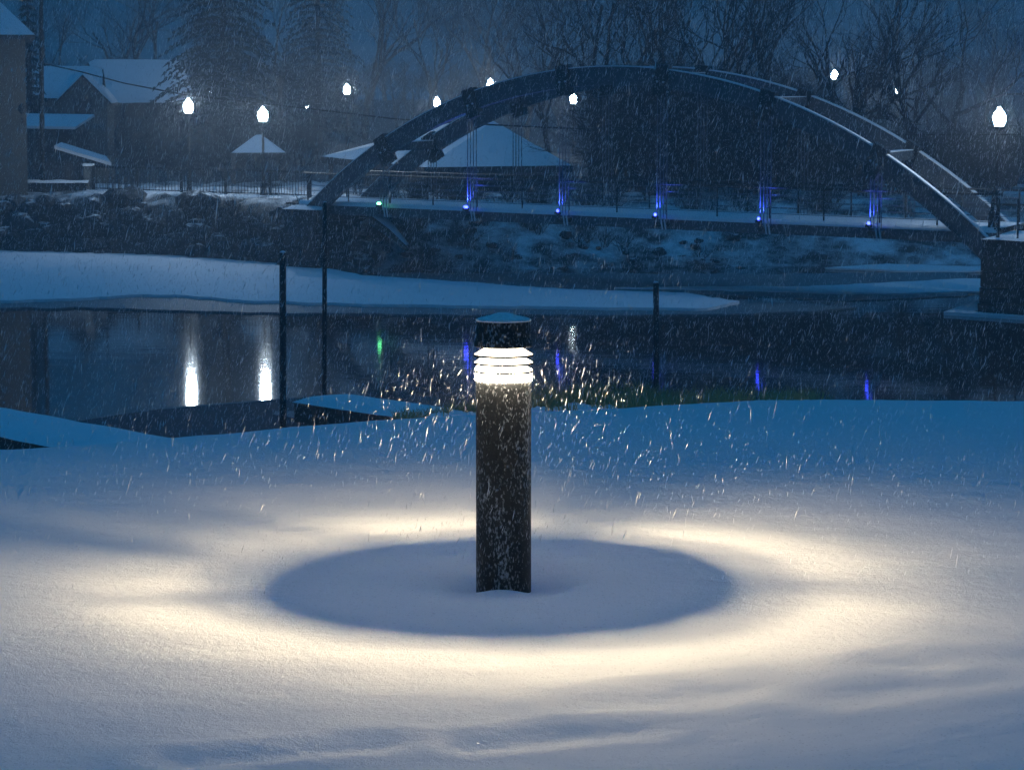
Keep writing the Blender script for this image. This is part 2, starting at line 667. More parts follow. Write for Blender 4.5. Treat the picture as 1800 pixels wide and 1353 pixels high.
sheet('ice_sheet', 'broad snow covered ice shelf along the far bank',
      [(-500, 535), (20, 528), (140, 524), (250, 517), (330, 519), (430, 528), (560, 532), (700, 535), (900, 538), (1050, 540),
       (1245, 541), (1300, 529), (1200, 514), (1000, 508), (880, 500), (760, 491), (640, 484), (560, 468),
       (420, 440), (200, 430), (-500, 425)],
      0.14, M['snow_cap'], 0.13, 0.12, seed=3)
sheet('slush_ice', 'wet grey slush rim in front of the snowy ice shelf',
      [(-500, 546), (20, 541), (150, 540), (300, 545), (480, 549), (700, 552), (900, 553), (1100, 554), (1300, 551), (1440, 546),
       (1505, 540), (1440, 535), (1300, 526), (1250, 541), (900, 536), (500, 527), (250, 514), (-500, 528)],
      0.05, M['slush'], 0.05, 0.15, seed=4)
sheet('ice_strip', 'long snowy ice strip reaching the dark bridge abutment',
      [(1080, 505), (1250, 508), (1400, 512), (1560, 516), (1700, 512), (1900, 510), (1900, 488), (1700, 489), (1560, 496),
       (1420, 503), (1250, 503)], 0.08, M['snow_cap'], 0.07, 0.10, seed=5)
sheet('ice_strip', 'narrow snowy ice band beside the far brush',
      [(1450, 470), (1600, 476), (1900, 476), (1900, 462), (1700, 468), (1560, 463)], 0.08, M['snow_cap'], 0.07, 0.10, seed=6)
sheet('slush_ice', 'dark slush between the snowy ice strip and far bank',
      [(640, 488), (800, 497), (1000, 509), (1240, 516), (1500, 528), (1700, 520), (1700, 478), (1300, 482), (1000, 480), (700, 480)],
      0.03, M['slush'], 0.03, 0.15, seed=7)
sheet('ice_strip', 'thin pale ice edge crossing the slip under the lamp reflections',
      [(285, 719), (400, 709.5), (495, 701.5), (495, 700), (400, 707.5), (285, 717)], 0.032, M['slush'], 0.008, 0.02, seed=8)
sheet('shore_ice', 'thin dark ice in the slip between the two docks',
      [(120, 742), (285, 718), (400, 708), (495, 701), (560, 697), (560, 770), (300, 800), (120, 790)],
      0.02, M['thin_ice'], 0.02, 0.03, seed=9)
sheet('ice_strip', 'short frost ridge beside the tall dock pile',
      [(480, 728), (560, 741), (585, 740), (520, 722), (485, 722)], 0.06, M['slush'], 0.03, 0.04, seed=10)

# ------------------------------------------------------------------ far bank
toe_x = np.array([-150, -60, -20, -13.6, -9.5, -7, -5.5, 2, 13, 30, 60, 150])
toe_y = np.array([118, 118, 115.5, 112.5, 108, 105.5, 105, 106, 107.5, 110, 114, 120])
len_x = np.array([-150, -9, -5, 4, 150])
len_y = np.array([4.5, 4.2, 7, 9, 10])


def far_height(X, Y):
    T = np.interp(X, toe_x, toe_y)
    Ln = np.interp(X, len_x, len_y)
    t = np.clip((Y - T) / Ln, 0, 1)
    z = -0.35 + 2.7 * (t * t * (3 - 2 * t)) ** 0.8
    h = np.clip((Y - 165) / 150, 0, 1)
    z = z + 2.0 * h * h * (3 - 2 * h)
    z = z + np.clip((Y - T - Ln) / 60, 0, 1) * 0.5
    return z


fx = np.concatenate([np.linspace(-150, -30, 30)[:-1], np.linspace(-30, 32, 180), np.linspace(32, 150, 30)[1:]])
fy = np.concatenate([np.linspace(100, 128, 110)[:-1], np.linspace(128, 175, 40)[:-1], np.linspace(175, 330, 40)])
FX, FY = np.meshgrid(fx, fy)
FZ = far_height(FX, FY)
fl = FZ.ravel()
for i, (x, y) in enumerate(zip(FX.ravel(), FY.ravel())):
    fl[i] += 0.22 * noise.noise((x * 0.5, y * 0.5, 2.0)) + 0.12 * noise.noise((x * 1.7, y * 1.7, 5.0))
    if y > 170:
        fl[i] += 1.5 * noise.noise((x * 0.03, y * 0.03, 9.0))
FZ = fl.reshape(FZ.shape)
SPLIT = 128.0


def grid_object(name, label, rows, mat):
    X, Y, Z = FX[rows], FY[rows], FZ[rows]
    a, b = X.shape
    ix = np.arange(a * b).reshape(a, b)
    q = np.stack([ix[:-1, :-1], ix[:-1, 1:], ix[1:, 1:], ix[1:, :-1]], -1).reshape(-1, 4)
    o = link(name, numpy_mesh(name, np.stack([X, Y, Z], -1).reshape(-1, 3), q, mat, True, 4))
    return tag(o, label, kind='structure')


ksplit = int(np.argmax(fy >= SPLIT))
grid_object('terrain', 'snow dusted far river bank', slice(0, ksplit + 1), M['bank'])
grid_object('hill', 'wooded hillside behind the river bank', slice(ksplit, None), M['hill'])


def far_z(x, y):
    return float(far_height(np.array([x]), np.array([y]))[0])


# ------------------------------------------------------------------ bollard light
bol = thing('bollard_light', 'lit black louvered bollard lamp standing alone in the snow', 'bollard', (BX, BY, BZ))
TOPZ = P(885, 550, BY).z
h_px = lambda py: P(885, py, BY - 0.1).z      # height of a row seen on the front of the bollard
zl_top, zl_bot = h_px(613), h_px(670)
Rb = 0.098
m = MB()
m.lathe([(0.0, BZ - 0.35), (Rb, BZ - 0.35), (Rb, zl_bot - 0.002), (Rb - 0.004, zl_bot + 0.004), (0.02, zl_bot + 0.004)], (BX, BY, 0), 48)
m.build('post', M['post'], bol, True)
# lamp tube
m = MB()
m.lathe([(0.0, zl_top - 0.036), (0.010, zl_top - 0.034), (0.0145, zl_top - 0.029), (0.0145, zl_top - 0.010), (0.010, zl_top - 0.005), (0.0, zl_top - 0.004)], (BX, BY, 0), 20)
m.build('lamp_tube', M['tube'], bol, True)
# collar under the louvers, its glow added to lighten the snow below
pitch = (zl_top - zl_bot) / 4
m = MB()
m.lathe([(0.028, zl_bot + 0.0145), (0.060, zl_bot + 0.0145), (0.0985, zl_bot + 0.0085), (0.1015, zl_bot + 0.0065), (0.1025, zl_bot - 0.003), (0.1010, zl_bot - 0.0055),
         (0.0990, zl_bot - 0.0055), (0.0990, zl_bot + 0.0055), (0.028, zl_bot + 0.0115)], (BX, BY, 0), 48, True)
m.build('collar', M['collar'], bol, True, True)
for k in range(1, 4):
    z0 = zl_bot + k * pitch + 0.002
    m = MB()
    m.lathe([(0.058, z0 + 0.0255), (0.100, z0), (0.1035, z0 - 0.002), (0.1035, z0 - 0.0055), (0.100, z0 - 0.005), (0.058, z0 + 0.022)], (BX, BY, 0), 56, True)
    lv = m.build('louver', M['louver_glow'], bol, False, True)
    m = MB()
    m.lathe([(0.1036, z0 - 0.0008), (0.1048, z0 - 0.001), (0.1048, z0 - 0.0085), (0.1036, z0 - 0.0080)], (BX, BY, 0), 56, True)
    m.build('rim', M['rim'], lv, False, True)
# three upright rods that hold the louvers
for a in (76, 158, 356):
    ca, sa = math.cos(R(a)), math.sin(R(a))
    m = MB()
    m.tube([(BX + 0.062 * ca, BY + 0.062 * sa, zl_bot), (BX + 0.062 * ca, BY + 0.062 * sa, zl_top + 0.01)], 0.0035 if a != 76 else 0.0085, 8)
    m.build('support_rod', M['louver'], bol, True)
# head
zb = zl_top + 0.002
zc = h_px(566)
m = MB()
m.lathe([(0.02, zb + 0.004), (0.094, zb + 0.004), (0.1025, zb - 0.002), (0.1035, zb + 0.002), (0.1035, zb + 0.011), (0.0975, zb + 0.024), (0.096, zb + 0.026),
         (0.096, zc - 0.001), (0.09, zc)], (BX, BY, 0), 48)
m.build('head', M['post'], bol, True)
m = MB()
m.lathe([(0.0, zc - 0.004), (0.098, zc - 0.004), (0.0985, zc + 0.001), (0.088, zc + 0.006), (0.05, TOPZ - 0.009), (0.02, TOPZ + 0.001), (0.0, TOPZ + 0.002)], (BX, BY, 0), 48)
m.build('cap', M['cap_frost'], bol, True)
# ice lumps caught between the louvers (their shadows streak over the snow on that side)
for a, z, s in ((124, zl_bot + 0.8 * pitch, 0.008), (133, zl_bot + 1.75 * pitch, 0.008), (141, zl_bot + 0.8 * pitch, 0.008),
                (150, zl_bot + 1.7 * pitch, 0.008), (157, zl_bot + 0.8 * pitch, 0.009), (173, zl_bot + 0.8 * pitch, 0.006),
                (190, zl_bot + 0.8 * pitch, 0.008), (18, zl_bot + 0.8 * pitch, 0.005), (352, zl_bot + 0.8 * pitch, 0.006)):
    ca, sa = math.cos(R(a)), math.sin(R(a))
    m = MB()
    m.lathe([(0, -2.4 * s), (s * 0.5, -1.6 * s), (s * 0.95, 0), (s * 0.9, 1.2 * s), (s * 0.4, 2.0 * s), (0, 2.2 * s)], (BX + 0.100 * ca, BY + 0.100 * sa, z), 7)
    m.build('ice_lump', M['snow_cap'], bol, True)

# ------------------------------------------------------------------ docks and piles
dd = Vv(0.637, -0.771, 0)
dp = Vv(0.771, 0.637, 0)


def dock(label, far_corner, length, width, top):
    o = thing('dock', label, 'dock', (far_corner.x, far_corner.y, 0))
    c = far_corner + dd * length / 2 + dp * width / 2
    ax = (dd, dp, Vv(0, 0, 1))
    z1 = top - 0.12
    MB().box((c.x, c.y, z1 - 0.04), (length - 0.02, width - 0.02, 0.08), axes=ax).build('deck', M['wood_dark'], o)
    # side boards round the rim, one board per bay
    nb = int(length / 1.1)
    for sgn in (0, 1):
        base = far_corner + dp * (width * sgn + (-0.03 if sgn == 0 else 0.03))
        for k in range(nb):
            a = base + dd * (length * (k + 0.02) / nb)
            b = base + dd * (length * (k + 0.98) / nb)
            zz = z1 - 0.205 + rnd.uniform(-0.008, 0.008)
            MB().bar((a.x, a.y, zz), (b.x, b.y, zz), 0.055, 0.4).build('board', M['wood_dark'], o)
    e = far_corner - dd * 0.03
    MB().bar((e.x, e.y, z1 - 0.205), ((e + dp * width).x, (e + dp * width).y, z1 - 0.205), 0.055, 0.4).build('board', M['wood_dark'], o)
    for k in range(int(length / 2.2)):
        q = far_corner + dd * (1.0 + 2.2 * k) + dp * width / 2
        MB().box((q.x, q.y, 0.02), (1.2, width - 0.3, 0.3), axes=ax).build('float', M['trim'], o)
    # pillowy snow on top
    m = MB()
    nu, nv = int(length / 0.25), 9
    for i in range(nu + 1):
        for j in range(nv + 1):
            u, v = i / nu, j / nv
            p = far_corner + dd * (u * (length + 0.12) - 0.06) + dp * (v * (width + 0.12) - 0.06)
            edge = min(u * length, (1 - u) * length, v * width, (1 - v) * width)
            hz = 0.13 * (1 - math.exp(-edge / 0.10)) + 0.02 * noise.noise((p.x * 1.4, p.y * 1.4, 0))
            m.v.append(Vv(p.x, p.y, z1 + 0.004 + max(0.0, hz)))
    for i in range(nu):
        for j in range(nv):
            a = i * (nv + 1) + j
            m.f.append((a, a + nv + 1, a + nv + 2, a + 1))
    m.build('snow_cover', M['snow_cap'], o, True)
    return o


A = G(520, 697, 0.6)
dock('snow covered dock with dark timber side beside the tall leaning pile', Vv(A.x, A.y, 0), 11.5, 1.35, 0.6)
q = G(20, 716, 0.6)
q = Vv(q.x, q.y, 0) - dd * 3.0 - dp * 2.05
dock('snow covered dock reaching out of frame at lower left of the river', q, 13.0, 2.05, 0.6)


def pile(label, base, top, r):
    m = MB()
    pts = [base.lerp(top, t) for t in (0, 0.33, 0.66, 1)]
    m.tube(pts, [r * 1.03, r, r, r * 0.97], 12)
    o = m.build('dock_pile', M['steel_dark'], None, True)
    c = MB()
    c.lathe([(0, r * 0.6), (r * 0.7, r * 0.35), (r, 0.0), (0, 0.0)][::-1], top, 10)
    c.build('snow_cap', M['snow_cap'], o, True)
    return tag(o, label, 'post', 'steel piles by the docks')


b = G(497, 752, 0.0)
pile('thick straight dock pile standing free in the slip between docks', Vv(b.x, b.y, -0.8), P(497, 444, b.y), 0.07)
b = G(581, 686, 0.40)
b = Vv(b.x, b.y, b.z) - dd * 0.28
pile('tall thin leaning pile at the outer end of a dock', Vv(b.x + 0.02, b.y, -0.6), P(571, 356, b.y), 0.05)
b = P(1155, 722, 57)
pile('short dark pile behind the snow crest, apart from both docks', Vv(b.x, b.y, -0.6), P(1153, 497, 57), 0.06)

# ------------------------------------------------------------------ arch footbridge
EV = Vv(0.7466, -0.6654, 0)
NV = Vv(0.362, 0.932, 0)
HS = 4.313
DZ = 2.50
WID = 4.47


def B(k, off, z):
    p = Vv(-4.64, 104.0, 0) + EV * (HS * k) + NV * off
    return Vv(p.x, p.y, z)


br = thing('footbridge', 'steel tied arch footbridge with blue lit hangers across the river', 'bridge', B(2.5, WID / 2, 0))
UPV = Vv(0, 0, 1)
AR = 23.48


def rib_z(k):
    s = (k - 2.5) * HS
    return 1.72 + math.sqrt(AR * AR - s * s) - (AR - 5.5)


K0, K1 = -1.02, 6.02
NSEG = 56
for off in (0.0, WID):
    # I-shaped rib: web and two flanges
    def sweep(dn0, dn1, half, mat, name, parent, ka=K0, kb=K1):
        m = MB()
        for i in range(NSEG + 1):
            k = ka + (kb - ka) * i / NSEG
            s = (k - 2.5) * HS
            c = B(k, off, rib_z(k))
            nrm = (EV * s + UPV * math.sqrt(AR * AR - s * s)).normalized()
            for dn, dv in ((dn0, -half), (dn0, half), (dn1, half), (dn1, -half)):
                m.v.append(c + nrm * dn + NV * dv)
        for i in range(NSEG):
            for q in range(4):
                q2 = (q + 1) % 4
                m.f.append((i * 4 + q, i * 4 + q2, i * 4 + 4 + q2, i * 4 + 4 + q))
        m.f.append((3, 2, 1, 0))
        m.f.append(tuple(NSEG * 4 + q for q in range(4)))
        return m.build(name, mat, parent, False, True)
    rib = sweep(-0.27, 0.27, 0.13, M['steel'], 'arch_rib', br)
    sweep(0.272, 0.31, 0.2, M['steel'], 'flange', rib)
    sweep(-0.31, -0.272, 0.2, M['steel'], 'flange', rib)
    sweep(0.312, 0.352, 0.17, M['snow_cap'], 'snow_strip', rib, K0 + 0.1, K1 - 0.1)
    for k in range(6):
        s = (k - 2.5) * HS
        nrm = (EV * s + UPV * math.sqrt(AR * AR - s * s)).normalized()
        tan = (EV * math.sqrt(AR * AR - s * s) - UPV * s).normalized()
        c = B(k, off, rib_z(k))
        g = MB().box(c - nrm * 0.05, (0.58, 0.46, 1.04), axes=(tan, NV, nrm)).build('gusset', M['steel_dark'], br)
        for ss in (-0.13, 0.13):
            MB().tube([c - nrm * 0.1 + tan * ss - NV * 0.225, c - nrm * 0.1 + tan * ss - NV * 0.27], 0.04, 8).build('bolt', M['galv'], g)
        # hanger: four strands to the deck edge
        zt = rib_z(k) - 0.36
        for du in (-0.21, -0.07, 0.07, 0.21):
            a, b2 = B(k, off, DZ - 0.05) + EV * du, B(k, off, zt) + EV * du
            MB().tube([a, b2], 0.018, 5).build('hanger', M['cable'], br)
        # outrigger under the deck with two pale clamp fins
        sg = -1 if off == 0 else 1
        c2 = B(k, off - sg * 0.12, DZ - 0.22)
        og = MB().box(c2, (0.5, 0.62, 0.16), axes=(EV, NV, UPV)).build('outrigger', M['steel_dark'], br)
        for du in (0.03, 0.17):
            p0 = B(k, off + sg * 0.2, DZ + 0.03) + EV * du
            MB().bar(p0, p0 + Vv(0, 0, -0.42) + EV * 0.09 + NV * sg * 0.02, 0.05, 0.05).build('clamp_fin', M['galv'], og)
for k in range(6):
    a, b2 = B(k, 0.21, rib_z(k) + 0.05), B(k, WID - 0.21, rib_z(k) + 0.05)
    st = MB().bar(a, b2, 0.42, 0.3).build('cross_strut', M['steel'], br)
    MB().bar(a + UPV * 0.165, b2 + UPV * 0.165, 0.38, 0.03).build('snow_strip', M['snow_cap'], st)
# deck: beams, planks, snow
for off in (0.34, WID - 0.34):
    MB().bar(B(-1.1, off, DZ - 0.22), B(6.05, off, DZ - 0.22), 0.16, 0.36).build('edge_beam', M['steel'], br)
MB().bar(B(-1.1, WID / 2, DZ - 0.06), B(6.05, WID / 2, DZ - 0.06), WID * 0.937 - 0.62, 0.08).build('deck', M['wood_dark'], br)
m = MB()
n = 120
for i in range(n + 1):
    k = -1.08 + 7.12 * i / n
    for j, (o_, hz) in enumerate(((0.24, -0.07), (0.24, 0.045), (0.4, 0.09), (1.0, 0.07), (WID - 1.0, 0.07), (WID - 0.4, 0.09), (WID - 0.24, 0.045), (WID - 0.24, -0.07))):
        jz = 0.012 * noise.noise((i * 0.31, j * 2.0, 0)) if 0 < j < 7 else 0
        m.v.append(B(k, o_ if 0 < j < 7 else o_, DZ + hz + jz))
for i in range(n):
    for j in range(7):
        a = i * 8 + j
        m.f.append((a, a + 8, a + 9, a + 1))
m.build('snow_cover', M['snow_cap'], br, True)
# railings
for off in (0.48, WID - 0.48):
    for i in range(15):
        k = -1.0 + i * 0.5
        MB().bar(B(k, off, DZ - 0.02), B(k, off, DZ + 1.08), 0.05, 0.05).build('rail_post', M['steel_dark'], br)
    MB().tube([B(-1.05, off, DZ + 1.1), B(6.05, off, DZ + 1.1)], 0.035, 8).build('top_rail', M['steel_dark'], br, True)
    for hz in (0.25, 0.45, 0.65, 0.86):
        MB().tube([B(-1.03, off, DZ + hz), B(6.03, off, DZ + hz)], 0.012, 5).build('rail_cable', M['cable'], br)

# floodlights at the foot of the hangers on the near side
flood = ['green lensed', 'blue', 'blue', 'blue', 'blue', 'blue']
flabel = ['green floodlight at the bridge hanger nearest the far abutment', 'brightest blue floodlight, first blue one from the green floodlight',
          'blue floodlight at bridge deck edge, second blue one from the green floodlight', 'blue floodlight at mid span, third from the green floodlight',
          'blue floodlight on deck edge, fourth from the green floodlight', 'blue floodlight beside pale clamp fins, closest to the dark abutment']
for k in range(6):
    base = B(k, -0.16, DZ - 0.02) - EV * 0.22
    f = thing('floodlight', flabel[k], 'floodlight', base, 'hanger floodlights on the footbridge')
    MB().box(base + Vv(0, 0, 0.03), (0.24, 0.14, 0.09), axes=(EV, NV, UPV)).build('housing', M['trim'], f)
    MB().bar(base + Vv(0, 0, 0.0), base + NV * 0.24 + Vv(0, 0, -0.08), 0.05, 0.05).build('bracket', M['steel_dark'], f)
    big = k < 2
    s = 0.2 if big else 0.11
    le = MB()
    le.lathe([(0, -0.055), (0.035, -0.045), (0.055, 0), (0.035, 0.045), (0, 0.055)], (0, 0, 0), 10)
    for i in range(len(le.v)):
        v = le.v[i]
        le.v[i] = base + EV * v.x * (2.2 if big else 1.1) + NV * v.y + UPV * (v.z + 0.12)
    le.build('lens', M['green_lens'] if k == 0 else M['blue_lens'], f, True)
    if k > 0:
        ld = bpy.data.lights.new('floodlight_beam', 'SPOT')
        ld.energy = 800 if k == 1 else 550
        ld.color = (0.05, 0.10, 1.0)
        ld.spot_size = R(88)
        ld.spot_blend = 0.7
        ld.shadow_soft_size = 0.04
        lo = bpy.data.objects.new('beam', ld)
        COL.objects.link(lo)
        lo.parent = f
        tgt = (B(k, 0.1, DZ + 2.4) - (base + Vv(0, 0, 0.2))).normalized()
        lo.rotation_euler = tgt.to_track_quat('-Z', 'Y').to_euler()
        lo.location = (0, 0, 0.2)

# abutments of coursed stone
def abutment(label, ka, kb, o0, o1, z0, z1, batter):
    ab = thing('stone_abutment', label, 'abutment', B((ka + kb) / 2, (o0 + o1) / 2, 0))
    MB().box(B((ka + kb) / 2, (o0 + o1) / 2, (z0 + z1 - 0.12) / 2), ((kb - ka) * HS - 0.3, o1 - o0 - 0.3, z1 - z0 - 0.12), axes=(EV, NV, UPV)).build('core', M['stone'], ab)
    rows = 6
    hh = (z1 - z0) / rows
    Lx, Ly = (kb - ka) * HS, o1 - o0
    for r_ in range(rows):
        bt = batter * (1 - r_ / rows)
        # near face, and the face towards the span
        for face, Lf in ((0, Lx), (1, Ly), (2, Ly)):
            nb = max(2, int(Lf / 0.95))
            sh = 0.5 * (r_ % 2)
            for i in range(nb + (1 if sh else 0)):
                a0 = max(0, (i - sh) / nb) * Lf
                a1 = min(1, (i + 1 - sh) / nb) * Lf
                if a1 - a0 < 0.1:
                    continue
                mid, ln = (a0 + a1) / 2, a1 - a0 - 0.03
                pr = rnd.uniform(-0.03, 0.03) + bt
                zc_ = z0 + (r_ + 0.5) * hh
                if face == 0:
                    c = B(ka, o0, zc_) + EV * mid - NV * (pr - 0.12)
                    sz = (ln, 0.3, hh - 0.03)
                elif face == 1:
                    c = B(ka, o0, zc_) + NV * mid - EV * (pr - 0.12)
                    sz = (0.3, ln, hh - 0.03)
                else:
                    c = B(kb, o0, zc_) + NV * mid + EV * (pr - 0.12)
                    sz = (0.3, ln, hh - 0.03)
                MB().box(c, sz, axes=(EV, NV, UPV)).build('stone', M['stone'], ab)
    m = MB()
    nu, nv = 40, 10
    for i in range(nu + 1):
        for j in range(nv + 1):
            u, v = i / nu, j / nv
            e = min(u * Lx, (1 - u) * Lx, v * Ly, (1 - v) * Ly)
            p = B(ka, o0, z1) + EV * (u * (Lx + 0.2) - 0.1) + NV * (v * (Ly + 0.2) - 0.1)
            m.v.append(p + UPV * (0.005 + 0.13 * (1 - math.exp(-e / 0.08)) + 0.03 * noise.noise((p.x, p.y, 1))))
    for i in range(nu):
        for j in range(nv):
            a = i * (nv + 1) + j
            m.f.append((a, a + nv + 1, a + nv + 2, a + 1))
    m.build('snow_cover', M['snow_cap'], ab, True)
    return ab


abutment('dark stone abutment at the near end of the arch under the street lamp', 5.98, 10.5, -1.0, 6.0, -0.6, 2.30, 0.16)
abutment('dark stone abutment at the far end of the arch by the rocky bank', -1.14, -0.74, -0.6, 5.3, -0.5, 2.28, 0.1)
# ice collar at the foot of the near abutment
p0 = [B(5.7, -1.7, 0.1), B(10.5, -1.7, 0.1), B(10.5, -0.9, 0.1), B(5.9, -0.9, 0.1), B(5.9, 3, 0.1), B(5.7, 3, 0.1)]
MB().poly(p0, (0, 0, -0.1)).build('ice_collar', M['snow_cap'], None, False, True)
tag(bpy.data.objects['ice_collar'], 'snowy ice ledge round the foot of the near abutment', kind='structure')

# gate-like railing on the near abutment
rg = thing('railing', 'dark open railing on the near stone abutment below the street lamp', 'railing', B(6.2, -0.7, 2.4))
for i in range(14):
    a = B(6.08 + i * 0.16, -0.75, 2.30)
    w_ = 0.11 if i in (0, 2) else 0.06
    MB().box(a + Vv(0, 0, 0.62), (w_, w_, 1.24), axes=(EV, NV, UPV)).build('post', M['steel_dark'], rg)
MB().bar(B(6.05, -0.75, 3.36), B(8.2, -0.75, 3.36), 0.05, 0.05).build('rail', M['steel_dark'], rg)
MB().bar(B(6.05, -0.75, 2.62), B(8.2, -0.75, 2.62), 0.05, 0.05).build('rail', M['steel_dark'], rg)

# ------------------------------------------------------------------ street lamps
def street_lamp(label, px, py, Y, ground_z, mat, scale=1.0, lean=0.0):
    hd = P(px, py, Y)
    base = Vv(hd.x - lean, hd.y, ground_z)
    o = thing('street_lamp', label, 'street lamp', base, 'acorn globe street lamps')
    H = hd.z - 0.32 * scale
    m = MB()
    m.lathe([(0.17, 0), (0.17, 0.12), (0.12, 0.2), (0.1, 0.55), (0.13, 0.6), (0.08, 0.68)], base, 14)
    m.build('base', M['steel_dark'], o, True)
    m = MB()
    m.tube([base + Vv(0, 0, 0.6), Vv(base.x + lean * 0.5, base.y, (base.z + H) / 2), Vv(hd.x, hd.y, H)], [0.065, 0.055, 0.045], 12)
    m.build('post', M['steel_dark'], o, True)
    m = MB()
    m.lathe([(0.05, -0.38), (0.12, -0.34), (0.2, -0.29), (0.215, -0.25)], hd, 16)
    m.build('fitter', M['steel_dark'], o, True)
    g = MB()
    g.lathe([(0.0, -0.24), (0.13, -0.24), (0.18, -0.12), (0.195, 0.0), (0.175, 0.12), (0.115, 0.21), (0.07, 0.245), (0.06, 0.29), (0.03, 0.33), (0.0, 0.345)],
            (0, 0, 0), 20)
    g.v = [hd + v * scale for v in g.v]
    g.build('globe', mat, o, True)
    return o


street_lamp('lit lamp by the retaining wall railing, between the wire pole and the kiosk', 331, 188, 117.0, 2.35, M['lamp_globe'])
street_lamp('lit lamp standing in front of the small kiosk roof', 462, 203, 115.5, 2.3, M['lamp_globe'])
street_lamp('big lit lamp on the near bridge abutment', 1757, 208, 87.4, 2.40, M['lamp_globe'], 1.0, 0.18)
far_l = [
    ('distant lit lamp beside the spruce, above the overhead wire', 610, 158, 165),
    ('distant lit lamp touching the outer edge of the near arch rib', 768, 181, 172),
    ('distant lit lamp peeping over the top of the arch', 862, 148, 185),
    ('distant lit lamp just under the arch, above the pavilion roof', 1008, 175, 165),
    ('distant lit lamp under the arch, against the dark trees', 1270, 167, 165),
    ('distant lit lamp above the arch beside a forked tree', 1467, 133, 172),
    ('distant lit lamp among branches above the descending arch', 1580, 160, 172),
]
for lb, px, py, Y in far_l:
    h = P(px, py, Y)
    street_lamp(lb, px, py, Y, min(far_z(h.x, Y), h.z - 3.0), M['far_lamp'], 1.0)
for lb, px, py in (('tiny far lamp just under the wire, close to the railing lamp', 370, 162), ('tiny cold white far lamp under the wire, left of the spruce lamp', 540, 188)):
    h = P(px, py, 220)
    o = thing('yard_lamp', lb, 'lamp', Vv(h.x, h.y, far_z(h.x, 220) - 0.3), 'far yard lamps')
    MB().tube([Vv(h.x, h.y, far_z(h.x, 220) - 0.3), h], 0.05, 6).build('post', M['steel_dark'], o)
    g = MB()
    g.lathe([(0, -0.09), (0.09, -0.05), (0.1, 0.03), (0, 0.1)], h, 10)
    g.build('globe', M['far_lamp'], o, True)

# ------------------------------------------------------------------ promenade railing, terrace wall, pole, wire
rl = thing('railing', 'long dark railing along the snowy retaining wall towards the arch', 'railing', G(165, 337, 2.35))
pp = [(165, 337), (241, 339.5), (319, 342), (397, 345), (475, 347), (545, 350)]
rp = [G(a, b_, 2.35) for a, b_ in pp]
for p in rp:
    MB().box(p + Vv(0, 0, 0.5), (0.13, 0.13, 1.2)).build('post', M['steel_dark'], rl)
for a, b_ in zip(rp[:-1], rp[1:]):
    MB().bar(a + Vv(0, 0, 1.07), b_ + Vv(0, 0, 1.07), 0.09, 0.09).build('top_rail', M['steel_dark'], rl)
    MB().bar(a + Vv(0, 0, 0.15), b_ + Vv(0, 0, 0.15), 0.04, 0.04).build('bottom_rail', M['steel_dark'], rl)
    for j in range(1, 14):
        p = a.lerp(b_, j / 14)
        MB().bar(p + Vv(0, 0, 0.12), p + Vv(0, 0, 1.06), 0.024, 0.024).build('baluster', M['steel_dark'], rl)
# retaining wall with snow coping
rw = thing('retaining_wall', 'low dark retaining wall with a snowy coping under the railing', 'wall', rp[0])
ca = [p + Vv(-0.25, -0.35, 0) for p in [rp[0] + (rp[0] - rp[1]) * 0.4] + rp]
for a, b_ in zip(ca[:-1], ca[1:]):
    d_ = (b_ - a).normalized()
    MB().bar(a + Vv(0, 0, -0.45) + d_ * 0.012, b_ + Vv(0, 0, -0.45) - d_ * 0.012, 0.35, 0.75).build('block', M['stone'], rw)
m = MB()
for i in range(61):
    t = i / 60 * (len(ca) - 1)
    j = min(int(t), len(ca) - 2)
    p = ca[j].lerp(ca[j + 1], t - j)
    for off_, hz in ((-0.22, -0.07), (-0.22, 0.06), (0, 0.14), (0.9, 0.12), (1.4, -0.07)):
        m.v.append(p + Vv(off_ * 0.71, off_ * 0.71, hz - 0.05 + 0.02 * noise.noise((i * 0.4, off_ * 3, 0))))
for i in range(60):
    for j in range(4):
        a = i * 5 + j
        m.f.append((a, a + 5, a + 6, a + 1))
m.build('snow_coping', M['snow_cap'], rw, True)

# terrace wall below the corner building: three set-back courses with snow on each ledge
tw = thing('terrace_wall', 'stepped dark stone terrace wall with snowy ledges below the corner building', 'wall', P(85, 400, 120))
for i, (py0, py1, Y) in enumerate(((322, 352, 121.0), (354, 374, 120.0), (377, 400, 118.6))):
    za, zb_ = P(85, py0, Y).z, P(85, py1, Y).z - 0.3
    xa, xb = P(-120, py0, Y).x, P(152 - i * 6, py0, Y).x
    nblk = 9
    for j in range(nblk):
        x0 = xa + (xb - xa) * j / nblk
        x1 = xa + (xb - xa) * (j + 1) / nblk
        jy = rnd.uniform(-0.05, 0.05)
        MB().box(((x0 + x1) / 2, Y + 0.5 + jy, (za + zb_) / 2), (x1 - x0 - 0.03, 1.0, za - zb_)).build('stone', M['stone'], tw)
    mm = MB()
    for j in range(41):
        x = xa - 0.1 + (xb - xa + 0.2) * j / 40
        for yo, hz in ((-0.14, -0.01), (-0.12, 0.07), (0.2, 0.12), (1.0, 0.1)):
            mm.v.append(Vv(x, Y + yo, za + 0.006 + max(0.0, hz + 0.05 * noise.noise((x * 1.2, yo * 2, i)))))
    for j in range(40):
        for k2 in range(3):
            a = j * 4 + k2
            mm.f.append((a, a + 4, a + 5, a + 1))
    mm.build('snow_ledge', M['snow_cap'], tw, True)

